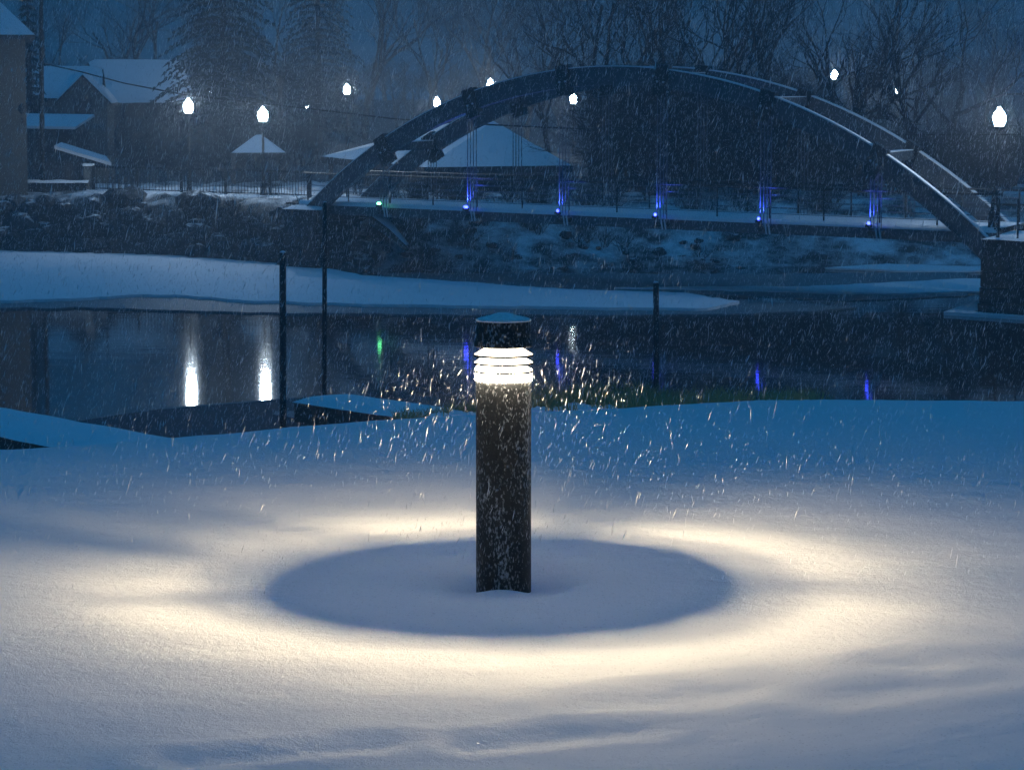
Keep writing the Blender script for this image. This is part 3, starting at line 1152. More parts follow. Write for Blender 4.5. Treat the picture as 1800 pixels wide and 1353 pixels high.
# gate pillar at the end of the terrace
gp = thing('gate_pillar', 'pale square pillar at the end of the long railing', 'pillar', P(156, 338, 121.6))
c = P(156, 315, 121.6)
MB().box((c.x, c.y, (P(156, 292, 121.6).z + 2.0) / 2), (0.34, 0.34, P(156, 292, 121.6).z - 2.0)).build('shaft', M['siding'], gp)
MB().box((c.x, c.y, P(156, 292, 121.6).z + 0.05), (0.44, 0.44, 0.1)).build('capstone', M['snow_cap'], gp)
# hoop rack behind the railing
for i, px in enumerate((186, 197, 208, 219, 230)):
    a = G(px, 337, 2.38) + Vv(0, 1.3, 0)
    m = MB()
    m.tube([a + Vv(-0.1, 0, 0), a + Vv(-0.1, 0, 0.55), a + Vv(-0.06, 0.02, 0.64), a + Vv(0.06, 0.06, 0.64), a + Vv(0.1, 0.08, 0.55), a + Vv(0.1, 0.08, 0)], 0.022, 6)
    o = m.build('bike_hoop', M['steel_dark'], None, True)
    tag(o, 'dark steel bicycle hoop behind the first railing bay by the pillar', 'bike rack', 'bicycle hoops behind the railing')

# hedge-dark fence over the terrace
tf = thing('fence', 'black picket fence on top of the terrace wall', 'fence', P(85, 318, 121.8))
z0 = P(85, 320, 121.8).z
z1 = P(85, 284, 121.8).z
for j in range(46):
    p = P(-40 + j * 4.1, 318, 121.8)
    MB().box((p.x, p.y, (z0 + z1) / 2 + rnd.uniform(-0.03, 0.03)), (0.075, 0.03, z1 - z0)).build('picket', M['trim'], tf)
for zz in (z0 + 0.12, z1 - 0.12):
    a, b_ = P(-42, 318, 121.85), P(150, 318, 121.85)
    MB().bar((a.x, a.y + 0.04, zz), (b_.x, b_.y + 0.04, zz), 0.04, 0.08).build('rail', M['trim'], tf)

up = thing('utility_pole', 'tall straight utility pole in front of the corner building', 'pole', (P(73, 290, 121).x, 121.3, 2.4))
m = MB()
a = P(75, 300, 121.3)
m.tube([Vv(a.x, a.y, 2.0), P(73, 160, 121.3), P(72, -60, 121.3)], [0.11, 0.1, 0.085], 12)
m.build('shaft', M['bark'], up, True)
MB().bar(P(60, -40, 121.15), P(86, -40, 121.15), 0.08, 0.1).build('crossarm', M['wood_dark'], up)
wire_px = [(76, 112), (140, 126), (220, 147), (331, 168), (440, 180), (540, 191), (700, 210), (850, 219), (1000, 226), (1180, 232), (1400, 236), (1600, 237), (1800, 236), (2000, 233)]
m = MB()
wp = [P(a, b_, 121.3 - 26 * i / (len(wire_px) - 1)) for i, (a, b_) in enumerate(wire_px)]
m.tube(wp, 0.03, 6)
tag(m.build('overhead_wire', M['steel_dark'], None, True), 'dark overhead wire sagging from the utility pole across the bridge', 'wire')

# ------------------------------------------------------------------ buildings
def rot(v, yaw):
    c, s = math.cos(yaw), math.sin(yaw)
    return Vv(v[0] * c - v[1] * s, v[0] * s + v[1] * c, v[2])


def window(parent, c, w, h, yaw):
    f = MB().box(c, (w + 0.16, 0.08, h + 0.16), yaw).build('window', M['trim'], parent)
    n_ = rot((0, -1, 0), yaw)
    for s in (-1, 1):
        MB().box(Vector(c) + n_ * 0.03 + Vv(0, 0, s * h * 0.26), (w, 0.06, h * 0.46), yaw).build('pane', M['glass'], f)
    return f


def gable_house(name, label, cat, c, w, d, eave, ridge, gz, yaw, wall, over=0.35, windows=(), snow=0.16):
    """ridge runs along local y (gable faces local -y)"""
    o = thing(name, label, cat, (c[0], c[1], gz))
    C = Vv(c[0], c[1], 0)
    T = lambda x, y, z: C + rot((x, y, 0), yaw) + Vv(0, 0, z)
    m = MB()
    ring = [(-w / 2, gz), (w / 2, gz), (w / 2, eave), (0, ridge), (-w / 2, eave)]
    m.poly([T(x, -d / 2, z) for x, z in ring], rot((0, d, 0), yaw))
    m.build('wall', wall, o, False, True)
    sl = (ridge - eave) / (w / 2)
    for s in (-1, 1):
        a = [(0, ridge), (s * (w / 2 + over), eave - sl * over)]
        m = MB()
        m.poly([T(a[0][0], -d / 2 - over, a[0][1] + 0.01), T(a[1][0], -d / 2 - over, a[1][1] + 0.01), T(a[1][0], d / 2 + over, a[1][1] + 0.01), T(a[0][0], d / 2 + over, a[0][1] + 0.01)], (0, 0, 0.12))
        rf = m.build('roof', M['trim'], o, False, True)
        m = MB()
        nu, nv = 10, 14
        for i in range(nu + 1):
            for j in range(nv + 1):
                u, v = i / nu, j / nv
                x = a[0][0] + (a[1][0] - a[0][0]) * u
                z = a[0][1] + (a[1][1] - a[0][1]) * u
                y = -d / 2 - over + (d + 2 * over) * v
                e = min((1 - u) * w / 2, v * d, (1 - v) * d)
                m.v.append(T(x, y, z + 0.135 + snow * (1 - math.exp(-e / 0.12)) + 0.05 * noise.noise((x * 0.8, y * 0.8, s))))
        for i in range(nu):
            for j in range(nv):
                q_ = i * (nv + 1) + j
                m.f.append((q_, q_ + nv + 1, q_ + nv + 2, q_ + 1))
        m.build('snow_cover', M['snow_cap'], rf, True)
    for (x, z, ww, hh) in windows:
        window(o, T(x, -d / 2 - 0.02, z), ww, hh, yaw)
    return o


# corner building at the frame edge
c = P(46, 180, 119.5)
cb = thing('corner_building', 'tall beige building corner with snowy roof at the frame edge', 'building', (c.x, 121, 2.4))
zt = P(46, 70, 119.5).z
CYAW = R(10.5)
cr = lambda x, y, z: Vv(c.x, 119.5, 0) + rot((x, y, 0), CYAW) + Vv(0, 0, z)
MB().box(cr(-4.0, 4.0, (zt + 2.0) / 2), (8.0, 8.0, zt - 2.0), CYAW).build('wall', M['stucco'], cb)
MB().box(cr(-4.0, 4.0, zt + 0.09), (8.8, 8.8, 0.2), CYAW).build('eave', M['trim'], cb)
m = MB()
ez = zt + 0.195
m.v += [cr(-8.4, -0.4, ez), cr(0.4, -0.4, ez), cr(0.4, 8.4, ez), cr(-8.4, 8.4, ez), cr(-4, 4.0, ez + 4.4)]
m.f += [(0, 1, 4), (1, 2, 4), (2, 3, 4), (3, 0, 4), (3, 2, 1, 0)]
m.build('roof', M['snow_cap'], cb)
for zz in (5.2, 3.6):
    window(cb, cr(-1.9, -0.02, zz), 0.9, 1.1, CYAW)
# wall lantern on the corner
wlp = P(37, 195, 119.7)
sc_ = thing('wall_lantern', 'dark unlit bracket lantern on the beige corner wall', 'lantern', wlp)
MB().bar(P(31, 180, 119.7), P(46, 180, 119.7), 0.12, 0.05).build('bracket', M['trim'], sc_)
m = MB()
m.lathe([(0.05, -0.55), (0.1, -0.5), (0.1, -0.32), (0.05, -0.25), (0.19, 0.0), (0.17, 0.18), (0.05, 0.32)], P(39, 194, 119.55), 10)
m.build('housing', M['trim'], sc_, True)

gable_house('house', 'grey house with a snowy roof and twin windows in its front gable', 'house', (P(138, 200, 150).x, 153.0), 2.5, 5.0,
            P(138, 178, 150).z, P(138, 136, 150).z, 2.6, R(4), M['siding'], 0.25,
            ((-0.25, P(138, 190, 150).z, 0.32, 0.75), (0.22, P(138, 190, 150).z, 0.32, 0.75)))
# main wing of that house runs behind the gable
gable_house('house_wing', 'long snowy roofed wing of the grey house behind the pole', 'house', (P(72, 200, 153).x, 154.5), 4.2, 5.8,
            P(72, 172, 152.5).z, P(72, 126, 154.5).z, 2.6, R(94), M['siding'], 0.25)
# porch roof
pr = thing('porch', 'low porch with snow covered roof in front of the grey house', 'porch', (P(100, 260, 147).x, 147, 2.6))
pa, pb, pc, pd = P(30, 226, 145.5), P(132, 228, 145.5), P(166, 206, 148.5), P(30, 204, 148.5)
MB().poly([pa, pb, pc, pd], (0, 0, -0.12)).build('roof', M['trim'], pr, False, True)
MB().poly([p + Vv(0, 0, 0.14) for p in (pa, pb, pc, pd)], (0, 0, -0.135)).build('snow_cover', M['snow_cap'], pr, False, True)
for px in (60, 95, 130):
    t_ = P(px, 228, 145.8)
    MB().bar(Vv(t_.x, t_.y, 2.4), t_ + Vv(0, 0, -0.1), 0.12, 0.12).build('post', M['siding'], pr)
MB().box((P(85, 240, 148.3).x, 148.4, 3.4), (4.2, 0.2, 2.0)).build('back_wall', M['siding_dark'], pr)
gable_house('house', 'dark gabled house with a long snowy roof side facing the spruce', 'house', (P(232, 200, 161).x, 162.5), 4.0, 5.2,
            P(232, 176, 160).z, P(232, 114, 162).z, 2.6, R(-56), M['siding_dark'], 0.3, ((0, 5.2, 0.5, 0.8),))
# small shed
c = P(148, 285, 128)
sh = thing('shed', 'small shed with a sloping snowy roof behind the pillar', 'shed', (c.x, 128, 2.4))
MB().box((c.x, 129.0, 2.75), (2.2, 1.8, 1.0)).build('wall', M['siding'], sh)
a1, a2, a3, a4 = P(95, 262, 127.7), P(196, 292, 127.7), P(186, 280, 130.2), P(108, 256, 130.2)
MB().poly([a1, a2, a3, a4], (0, 0, -0.1)).build('roof', M['trim'], sh, False, True)
MB().poly([p + Vv(0, 0, 0.15) for p in (a1, a2, a3, a4)], (0, 0, -0.145)).build('snow_cover', M['snow_cap'], sh, False, True)


def hip_roof(name, label, cat, corners, ridge, gz, fascia, post_mat, walls):
    """corners: four eave corners in order, ridge: two points"""
    cen = sum(corners, Vector()) / 4
    o = thing(name, label, cat, (cen.x, cen.y, gz))
    m = MB()
    up_ = Vv(0, 0, 0.0)
    c0, c1, c2, c3 = corners
    r0, r1 = ridge
    m.v += [c0, c1, c2, c3, r0, r1]
    m.f += [(0, 1, 5, 4), (1, 2, 5), (2, 3, 4, 5), (3, 0, 4)]
    rf = m.build('roof', M['snow_cap'], o, False, True)
    for a, b_ in zip(corners, corners[1:] + corners[:1]):
        d_ = (b_ - a).normalized()
        MB().bar(a - Vv(0, 0, fascia / 2 + 0.01), b_ - Vv(0, 0, fascia / 2 + 0.01), 0.12, fascia).build('fascia', M['trim'], rf)
    for i, cc in enumerate(corners):
        q_ = cc.lerp(cen, 0.08)
        MB().bar(Vv(q_.x, q_.y, gz - 0.3), Vv(q_.x, q_.y, cc.z - fascia - 0.02), 0.2, 0.2).build('post', post_mat, o)
    if walls:
        for a, b_, t0, t1 in walls:
            A_, B_ = corners[a].lerp(cen, 0.12), corners[b_].lerp(cen, 0.12)
            p0_, p1_ = A_.lerp(B_, t0), A_.lerp(B_, t1)
            zt_ = corners[a].z - fascia - 0.05
            MB().bar(Vv(p0_.x, p0_.y, (gz + zt_) / 2), Vv(p1_.x, p1_.y, (gz + zt_) / 2), 0.15, zt_ - gz).build('wall', M['siding_dark'], o)
    return o


ez = P(1005, 291, 121).z
cs = [P(748, 287, 118.5), P(1005, 291, 121), P(900, 280, 130), P(565, 275, 126)]
cs = [Vv(p.x, p.y, ez) for p in cs]
cs[3] = P(565, 275, 126)
cs[2] = Vv(cs[1].x + cs[3].x - cs[0].x, cs[1].y + cs[3].y - cs[0].y, (cs[1].z + cs[3].z) / 2)
rz0, rz1 = P(792, 214, 125), P(868, 213, 124.5)
pav = hip_roof('pavilion', 'large dark pavilion with a wide snowy hip roof behind the arch', 'pavilion', cs, [rz1, rz1 + (rz0 - rz1) * 0.9], 2.4, 0.28, M['trim'],
               ((0, 1, 0.0, 1.0), (3, 0, 0.35, 1.0)))
for t in (0.15, 0.3, 0.45, 0.8):
    p = cs[0].lerp(cs[1], t)
    cen = sum(cs, Vector()) / 4
    p = p.lerp(cen, 0.11)
    d_ = cs[1] - cs[0]
    window(pav, Vv(p.x - 0.05, p.y - 0.09, 2.78), 0.5, 0.45, math.atan2(d_.y, d_.x))
kc = P(452, 268, 128)
kz = P(452, 268, 128).z
ks = [P(406, 264, 127), P(503, 271, 127.5), P(497, 262, 130.5), P(425, 260, 130)]
ks = [Vv(p.x, p.y, kz) for p in ks]
kt = P(450, 237, 128.6)
hip_roof('kiosk', 'small open kiosk with a pointed snowy roof behind the lamp', 'kiosk', ks, [kt, kt + Vv(0.25, 0, 0)], 2.45, 0.16, M['trim'], None)

# ------------------------------------------------------------------ trees
def branch(mb_list, p, d, L, r, lev, maxlev, rr, up=0.25, kids=(3, 5), ang=(0.35, 0.8), split=1):
    n = 5 if lev == 0 else (4 if lev < 3 else 3)
    pts, rad = [p.copy()], [r]
    q = p.copy()
    d = d.normalized()
    r1 = r * (0.5 if lev < maxlev else 0.35)
    for i in range(n):
        jit = Vv(rr.gauss(0, 1), rr.gauss(0, 1), rr.gauss(0, 0.6)) * (0.10 if lev == 0 else 0.2)
        d = (d + jit + Vv(0, 0, up * 0.25)).normalized()
        q = q + d * (L / n)
        pts.append(q.copy())
        rad.append(r + (r1 - r) * (i + 1) / n)
    mb_list[0 if lev <= split else 1].tube(pts, rad, 7 if lev == 0 else (5 if lev == 1 else 3), cap=False)
    if lev >= maxlev:
        return
    nk = rr.randint(*kids)
    for i in range(nk):
        t = 0.35 + 0.65 * (i + rr.random() * 0.8) / nk if lev > 0 else 0.42 + 0.58 * (i + rr.random() * 0.7) / nk
        t = min(t, 0.999)
        j = min(int(t * n), n - 1)
        f = t * n - j
        bp = pts[j].lerp(pts[j + 1], f)
        bd = (pts[j + 1] - pts[j]).normalized()
        ax = Vv(rr.gauss(0, 1), rr.gauss(0, 1), rr.gauss(0, 1)).cross(bd)
        if ax.length < 1e-3:
            continue
        nd = Matrix.Rotation(rr.uniform(*ang), 3, ax.normalized()) @ bd
        branch(mb_list, bp, nd, L * rr.uniform(0.55, 0.8) * (1.55 if lev == 0 else 1.0), (rad[j] + (rad[j + 1] - rad[j]) * f) * rr.uniform(0.58, 0.8), lev + 1, maxlev, rr, up, kids, ang, split)


def bare_tree(label, px, Y, height, seed, r0=0.22, lev=4, lean=0.0, name='bare_tree', kids=(3, 5), group='bare trees beyond the river', gz=None, fork=0.30):
    rr = random.Random(seed)
    x = (px - CX) / FPX * Y
    g = far_z(x, Y) - 0.2 if gz is None else gz
    o = thing(name, label, 'tree', (x, Y, g), group)
    lst = [MB(), MB()]
    branch(lst, Vv(x, Y, g), Vv(lean, 0.0, 1), height * fork, r0, 0, lev, rr, 0.35, kids)
    lst[0].build('trunk', M['bark'], o, True)
    lst[1].build('crown', M['twig'], o, True)
    return o


bare_tree('big bare tree with upright limbs directly above the arch crown', 1110, 138, 14, 11, 0.32, 5, 0.05, kids=(3, 4))
bare_tree('slender bare tree behind the arch crown', 1062, 150, 14, 12, 0.18, 5, -0.03, kids=(3, 4))
bare_tree('leaning bare tree right of the arch crown', 1215, 135, 13, 13, 0.27, 5, 0.12, kids=(3, 4))
bare_tree('bare forked tree beside the lamp above the arch', 1440, 128, 12.0, 24, 0.3, 5, -0.04, kids=(3, 4), fork=0.28)
bare_tree('widely forked bare tree around the lamp near the descending arch', 1585, 126, 11.5, 21, 0.33, 5, 0.08, kids=(3, 5), fork=0.27)
bare_tree('thin bare tree close to the widely forked one', 1525, 131, 11.0, 37, 0.2, 5, -0.1, kids=(3, 4), fork=0.28)
bare_tree('faint far bare tree between the spruce and the arch', 850, 190, 17, 16, 0.26, 5, 0.0, kids=(3, 5))
bare_tree('faint far bare tree just left of the arch apex', 770, 200, 16, 17, 0.22, 5, 0.03, kids=(3, 5))
bare_tree('faint far bare tree rising behind the pavilion roof', 925, 178, 16, 18, 0.2, 5, -0.02, kids=(3, 5))
bare_tree('bare tree in mist behind the twin lit lamps', 500, 172, 16, 19, 0.26, 5, 0.04, kids=(3, 5))
bare_tree('misty bare tree above the snowy house roofs', 205, 188, 17, 20, 0.26, 5, 0.05, kids=(3, 5))
bare_tree('misty bare tree near the frame edge above the house wing', 110, 182, 15, 28, 0.2, 5, -0.05, kids=(3, 5))
bare_tree('bare tree behind the near abutment lamp', 1720, 190, 13, 23, 0.2, 5, 0.0, kids=(3, 5))
bare_tree('dark slim bare tree by the pavilion corner', 968, 146, 14, 33, 0.17, 5, 0.0, kids=(3, 4))

for lb_, px_, Y_, H_, sd_, r_0, ln_ in (
        ('tall dark bare tree over the arch crown, close to the pavilion mist', 1045, 128, 15, 51, 0.3, -0.04),
        ('tall dark bare tree with crowded limbs over mid arch', 1160, 131, 15.5, 52, 0.33, 0.02),
        ('tall dark bare tree leaning outward past mid arch', 1265, 133, 15, 53, 0.28, 0.08),
        ('tall dark bare tree between mid arch and the forked tree', 1345, 127, 14.5, 54, 0.3, -0.06),
        ('tall dark bare tree behind the lamp above the arch', 1480, 142, 16, 55, 0.3, 0.05),
        ('tall pale bare tree between the arch end and the near lamp', 1655, 150, 15, 56, 0.26, 0.1),
        ('misty tall bare tree between the two spruces', 640, 200, 18, 57, 0.3, 0.0),
        ('misty tall bare tree above the twin lamps, left of the broad spruce', 285, 196, 18, 58, 0.3, 0.02)):
    bare_tree(lb_, px_, Y_, H_, sd_, r_0, 5, ln_, kids=(3, 4), fork=0.30)


def spruce(label, px, Y, height, seed, base_r):
    rr = random.Random(seed)
    x = (px - CX) / FPX * Y
    g = far_z(x, Y) - 0.2
    o = thing('spruce_tree', label, 'tree', (x, Y, g), 'spruce trees')
    t = MB()
    t.tube([Vv(x, Y, g), Vv(x + 0.05, Y, g + height * 0.5), Vv(x, Y, g + height)], [0.25, 0.15, 0.02], 8)
    t.build('trunk', M['bark'], o, True)
    m = MB()
    z = 1.2
    while z < height - 0.2:
        rad = base_r * (1 - z / height) ** 0.85 + 0.15
        nb = max(5, int(9 * rad / base_r) + 4)
        a0 = rr.random() * 6.28
        for b_ in range(nb):
            a = a0 + 6.283 * b_ / nb + rr.uniform(-0.25, 0.25)
            Lb = rad * rr.uniform(0.7, 1.15)
            dr = Vv(math.cos(a), math.sin(a), 0)
            sd = Vv(-math.sin(a), math.cos(a), 0)
            nseg = max(3, int(Lb / 0.28))
            for s in range(nseg):
                u = (s + 0.6) / nseg
                c = Vv(x, Y, g + z) + dr * (Lb * u) + Vv(0, 0, -0.42 * Lb * u * u + 0.12 * Lb * u + rr.uniform(-0.05, 0.05))
                wsp = 0.34 * (1 - 0.55 * u) * min(1.0, Lb / 1.4) + 0.08
                for sg in (-1, 1):
                    for q_ in range(2):
                        tip = c + sd * (sg * wsp * rr.uniform(0.7, 1.5)) + dr * rr.uniform(0.05, 0.3) + Vv(0, 0, -rr.uniform(0.05, 0.32))
                        b0 = c + dr * 0.09 + Vv(0, 0, rr.uniform(-0.03, 0.03))
                        b1 = c - dr * 0.09
                        i0 = len(m.v)
                        m.v += [b0, tip, b1]
                        m.f.append((i0, i0 + 1, i0 + 2))
        z += 0.34 + 0.1 * rr.random()
    m.build('crown', M['needle'], o)
    return o


spruce('broad spruce with drooping snowy boughs above the twin lamps', 395, 152, 17.0, 41, 4.6)
spruce('narrow spruce standing right behind the broad one', 560, 186, 18.5, 42, 3.6)
spruce('dark narrow spruce behind the corner building roof', 55, 150, 9.3, 43, 1.2)

# ------------------------------------------------------------------ brush: individual shrubs copied from a few grown forms
def shrub_mesh(seed, h, n, spread, mat):
    rr = random.Random(seed)
    lst = [MB(), MB()]
    for i in range(n):
        a = rr.random() * 6.283
        d = Vv(math.cos(a) * spread * rr.random(), math.sin(a) * spread * rr.random(), 1)
        branch(lst, Vv(math.cos(a) * 0.15 * h * rr.random(), math.sin(a) * 0.15 * h * rr.random(), 0), d, h * rr.uniform(0.4, 0.7), 0.016 * h, 1, 4 if h > 1 else 3, rr, 0.1, (3, 4), (0.3, 0.9), 9)
    me = lst[0].mesh('shrub', mat)
    return me


tall = [shrub_mesh(100 + i, 3.4, 9, 0.55, M['twig']) for i in range(4)]
low = [shrub_mesh(200 + i, 1.0, 12, 0.9, M['brush']) for i in range(4)]
rr = random.Random(5)


def put_shrub(name, me, x, y, z, s, label, group):
    o = bpy.data.objects.new(name, me)
    COL.objects.link(o)
    o.location = (x, y, z)
    o.rotation_euler = (rr.uniform(-0.1, 0.1), rr.uniform(-0.1, 0.1), rr.uniform(0, 6.28))
    o.scale = (s * rr.uniform(0.85, 1.2), s * rr.uniform(0.85, 1.2), s)
    tag(o, label, 'shrub', group)
    return o


# tall thicket that makes the dark mass behind and under the arch
for i in range(135):
    px = rr.uniform(1065, 1790)
    Y = rr.uniform(117, 137)
    x = (px - CX) / FPX * Y
    near_lamp = min(abs(px - q_) for q_ in (1270, 1467, 1580)) < 42
    hmax = 1.2 if px < 1120 else 1.9 if px < 1330 else (1.6 if px < 1480 else 1.0)
    put_shrub('thicket_shrub', tall[i % 4], x, Y, far_z(x, Y) - 0.1, min(rr.uniform(0.55, 1.0) * hmax, 0.72 if near_lamp else 9),
              'tall leafless shrub in the dark thicket behind the arch', 'thicket shrubs behind the arch')
for i in range(22):
    px = rr.uniform(620, 1040)
    Y = rr.uniform(112.5, 116.5)
    x = (px - CX) / FPX * Y
    put_shrub('thicket_shrub', tall[i % 4], x, Y, far_z(x, Y) - 0.1, rr.uniform(0.2, 0.34),
              'low leafless shrub in front of the pavilion', 'shrubs in front of the pavilion')
for i in range(70):
    px = rr.uniform(660, 1500)
    x0 = (px - CX) / FPX * 110
    T = float(np.interp(x0, toe_x, toe_y))
    Y = T + rr.triangular(0.8, 10, 6.5)
    x = (px - CX) / FPX * Y
    put_shrub('bank_shrub', low[i % 4], x, Y, far_z(x, Y) - 0.05, rr.uniform(0.6, 1.3),
              'frosted low shrub on the snowy slope under the bridge', 'shrubs on the slope under the bridge')
for i in range(80):
    px = rr.uniform(-20, 620)
    x0 = (px - CX) / FPX * 116
    T = float(np.interp(x0, toe_x, toe_y))
    Y = T + rr.uniform(0.6, 2.5)
    x = (px - CX) / FPX * Y
    put_shrub('bank_shrub', low[i % 4], x, Y, far_z(x, Y) - 0.05, rr.uniform(0.6, 1.35),
              'scrubby shrub among the rocks below the retaining wall', 'shrubs among the bank rocks')
for i in range(24):
    px = rr.uniform(180, 560)
    Y = rr.uniform(134, 160)
    x = (px - CX) / FPX * Y
    put_shrub('garden_shrub', tall[i % 4], x, Y, far_z(x, Y) - 0.1, rr.uniform(0.45, 0.8),
              'bare garden shrub between the houses and the kiosk', 'garden shrubs behind the railing')

# far wood on the hill: one mass of trunks and twigs
m = MB()
rw_ = random.Random(77)
for i in range(360):
    Y = rw_.uniform(215, 325)
    x = rw_.uniform(-0.24, 0.24) * Y
    z = far_z(x, Y) - 0.5
    H = rw_.uniform(2.5, 5.5)
    m.tube([Vv(x, Y, z), Vv(x + rw_.gauss(0, 0.3), Y, z + H)], [0.14, 0.03], 3, cap=False)
    for b_ in range(16):
        t = rw_.uniform(0.25, 1)
        a = rw_.random() * 6.28
        L_ = rw_.uniform(0.8, 2.6) * (1.15 - t * 0.7)
        p = Vv(x, Y, z + H * t)
        q_ = p + Vv(math.cos(a) * L_ * 0.7, math.sin(a) * L_ * 0.7, L_ * 0.7)
        m.tube([p, q_], [0.04, 0.012], 3, cap=False)
        for s in range(3):
            a2 = rw_.random() * 6.28
            st_ = p.lerp(q_, rw_.uniform(0.3, 0.9))
            m.tube([st_, st_ + Vv(math.cos(a2) * 0.7, math.sin(a2) * 0.7, 0.6)], [0.02, 0.008], 3, cap=False)
fw = m.build('far_wood', M['twig'])
tag(fw, 'far bare wood on the hillside in the mist', 'wood', kind='stuff')

# ------------------------------------------------------------------ rocks on the far bank
import bmesh
rock_mesh = []
for i in range(5):
    bm = bmesh.new()
    bmesh.ops.create_icosphere(bm, subdivisions=2, radius=1.0)
    rs = random.Random(300 + i)
    sx, sy, sz = rs.uniform(0.8, 1.3), rs.uniform(0.7, 1.1), rs.uniform(0.5, 0.8)
    for v in bm.verts:
        n_ = 1 + 0.35 * noise.noise(v.co * 1.4 + Vv(i * 7, 0, 0)) + 0.12 * noise.noise(v.co * 4 + Vv(i * 3, 2, 0))
        v.co = Vv(v.co.x * sx, v.co.y * sy, v.co.z * sz) * n_
    me = bpy.data.meshes.new('rock')
    bm.to_mesh(me)
    bm.free()
    me.materials.append(M['rock'])
    rock_mesh.append(me)
for i in range(150):
    if i < 110:
        px = rr.uniform(-30, 640)
        x0 = (px - CX) / FPX * 115
        T = float(np.interp(x0, toe_x, toe_y))
        Y = T + rr.triangular(0.2, 4.2, 1.6)
        lb, gp_ = 'snow dusted dark boulder in the riprap below the retaining wall', 'riprap boulders below the wall'
    else:
        px = rr.uniform(640, 1300)
        x0 = (px - CX) / FPX * 108
        T = float(np.interp(x0, toe_x, toe_y))
        Y = T + rr.triangular(0.1, 6, 1.0)
        lb, gp_ = 'small snowy stone at the foot of the slope under the bridge', 'stones on the slope under the bridge'
    x = (px - CX) / FPX * Y
    o = bpy.data.objects.new('rock', rock_mesh[i % 5])
    COL.objects.link(o)
    s = rr.uniform(0.22, 0.62) if i < 110 else rr.uniform(0.12, 0.3)
    o.location = (x, Y, far_z(x, Y) + s * 0.15)
    o.rotation_euler = (rr.uniform(-0.3, 0.3), rr.uniform(-0.3, 0.3), rr.uniform(0, 6.28))
    o.scale = (s, s, s)
    tag(o, lb, 'rock', gp_)

# slanting snow-capped log by the far abutment
a, b_ = P(657, 386, 106.0), P(716, 436, 104.6)
lg = MB()
lg.tube([a, a.lerp(b_, 0.5) + Vv(0, 0, 0.08), b_], [0.26, 0.22, 0.12], 9)
lo_ = lg.build('fallen_log', M['wood_dark'], None, True)
tag(lo_, 'dark slanting fallen log on the bank beside the far abutment', 'log')
sn = MB()
sn.tube([a + Vv(0, 0, 0.2), a.lerp(b_, 0.5) + Vv(0, 0, 0.24), b_ + Vv(0, 0, 0.1)], [0.2, 0.17, 0.08], 8)
sn.build('snow_cover', M['snow_cap'], lo_, True)

# ------------------------------------------------------------------ dead grass along the crest of the near bank
rg_ = np.random.default_rng(12)
gv, gf = [], []


def crest_at(x):
    return float(np.interp(x, crest_x, crest_y))


for i in range(5200):
    x = float(rg_.uniform(-0.62, 1.75))
    w_ = math.exp(-((x - 0.3) / 0.55) ** 2)
    if rg_.random() > 0.45 + 0.55 * w_:
        continue
    clump = noise.noise((x * 5.0, 0.0, 3.0))
    y = crest_at(x) + float(rg_.uniform(0.05, 0.85))
    if noise.noise((x * 6, y * 4, 8.0)) < -0.12:
        continue
    z = near_z(x, y)
    H = (0.05 + 0.09 * w_) * float(rg_.uniform(0.5, 1.2)) * (1 + 0.5 * clump) + 0.10 * (y - crest_at(x) - 0.1) * 0.9
    a = rg_.uniform(0, 6.28)
    lx, ly = math.cos(a) * H * 0.5, math.sin(a) * H * 0.5
    k = len(gv)
    wd = 0.0022
    gv += [(x - wd, y, z), (x + wd, y, z), (x + lx * 0.4 + wd * 0.7, y + ly * 0.4, z + H * 0.6), (x + lx * 0.4 - wd * 0.7, y + ly * 0.4, z + H * 0.6), (x + lx, y + ly, z + H)]
    gf += [(k, k + 1, k + 2), (k, k + 2, k + 3), (k + 3, k + 2, k + 4)]
go = link('dry_grass', numpy_mesh('dry_grass', np.array(gv), np.array(gf), M['grass']))
tag(go, 'dry grass poking out of the snow along the bank crest', 'grass', kind='stuff')
# snowed-over tussocks among the grass
for i, (px, yo, s) in enumerate(((770, 0.12, 0.05), (800, 0.14, 0.06), (828, 0.1, 0.045), (955, 0.14, 0.06), (985, 0.12, 0.05), (1020, 0.16, 0.075), (1052, 0.14, 0.055), (1080, 0.12, 0.045))):
    x = (px - CX) / FPX * 14.4
    y = crest_at(x) + yo
    z = near_z(x, y)
    m = MB()
    for u in range(9):
        for v in range(16):
            th, ph = math.pi * 0.5 * u / 8, 6.283 * v / 16
            rr_ = s * (1 + 0.3 * noise.noise((math.cos(ph) * 2 + i, math.sin(ph) * 2, u * 0.4)))
            m.v.append(Vv(x + rr_ * 1.35 * math.sin(th) * math.cos(ph), y + rr_ * math.sin(th) * math.sin(ph), z - 0.012 + rr_ * 0.75 * math.cos(th)))
    for u in range(8):
        for v in range(16):
            v2 = (v + 1) % 16
            m.f.append((u * 16 + v, (u + 1) * 16 + v, (u + 1) * 16 + v2, u * 16 + v2))
    o = m.build('tussock', M['snow_cap'], None, True)
    tag(o, 'rounded snow capped grass tussock on the bank crest behind the bollard', 'tussock', 'snowy tussocks on the crest')

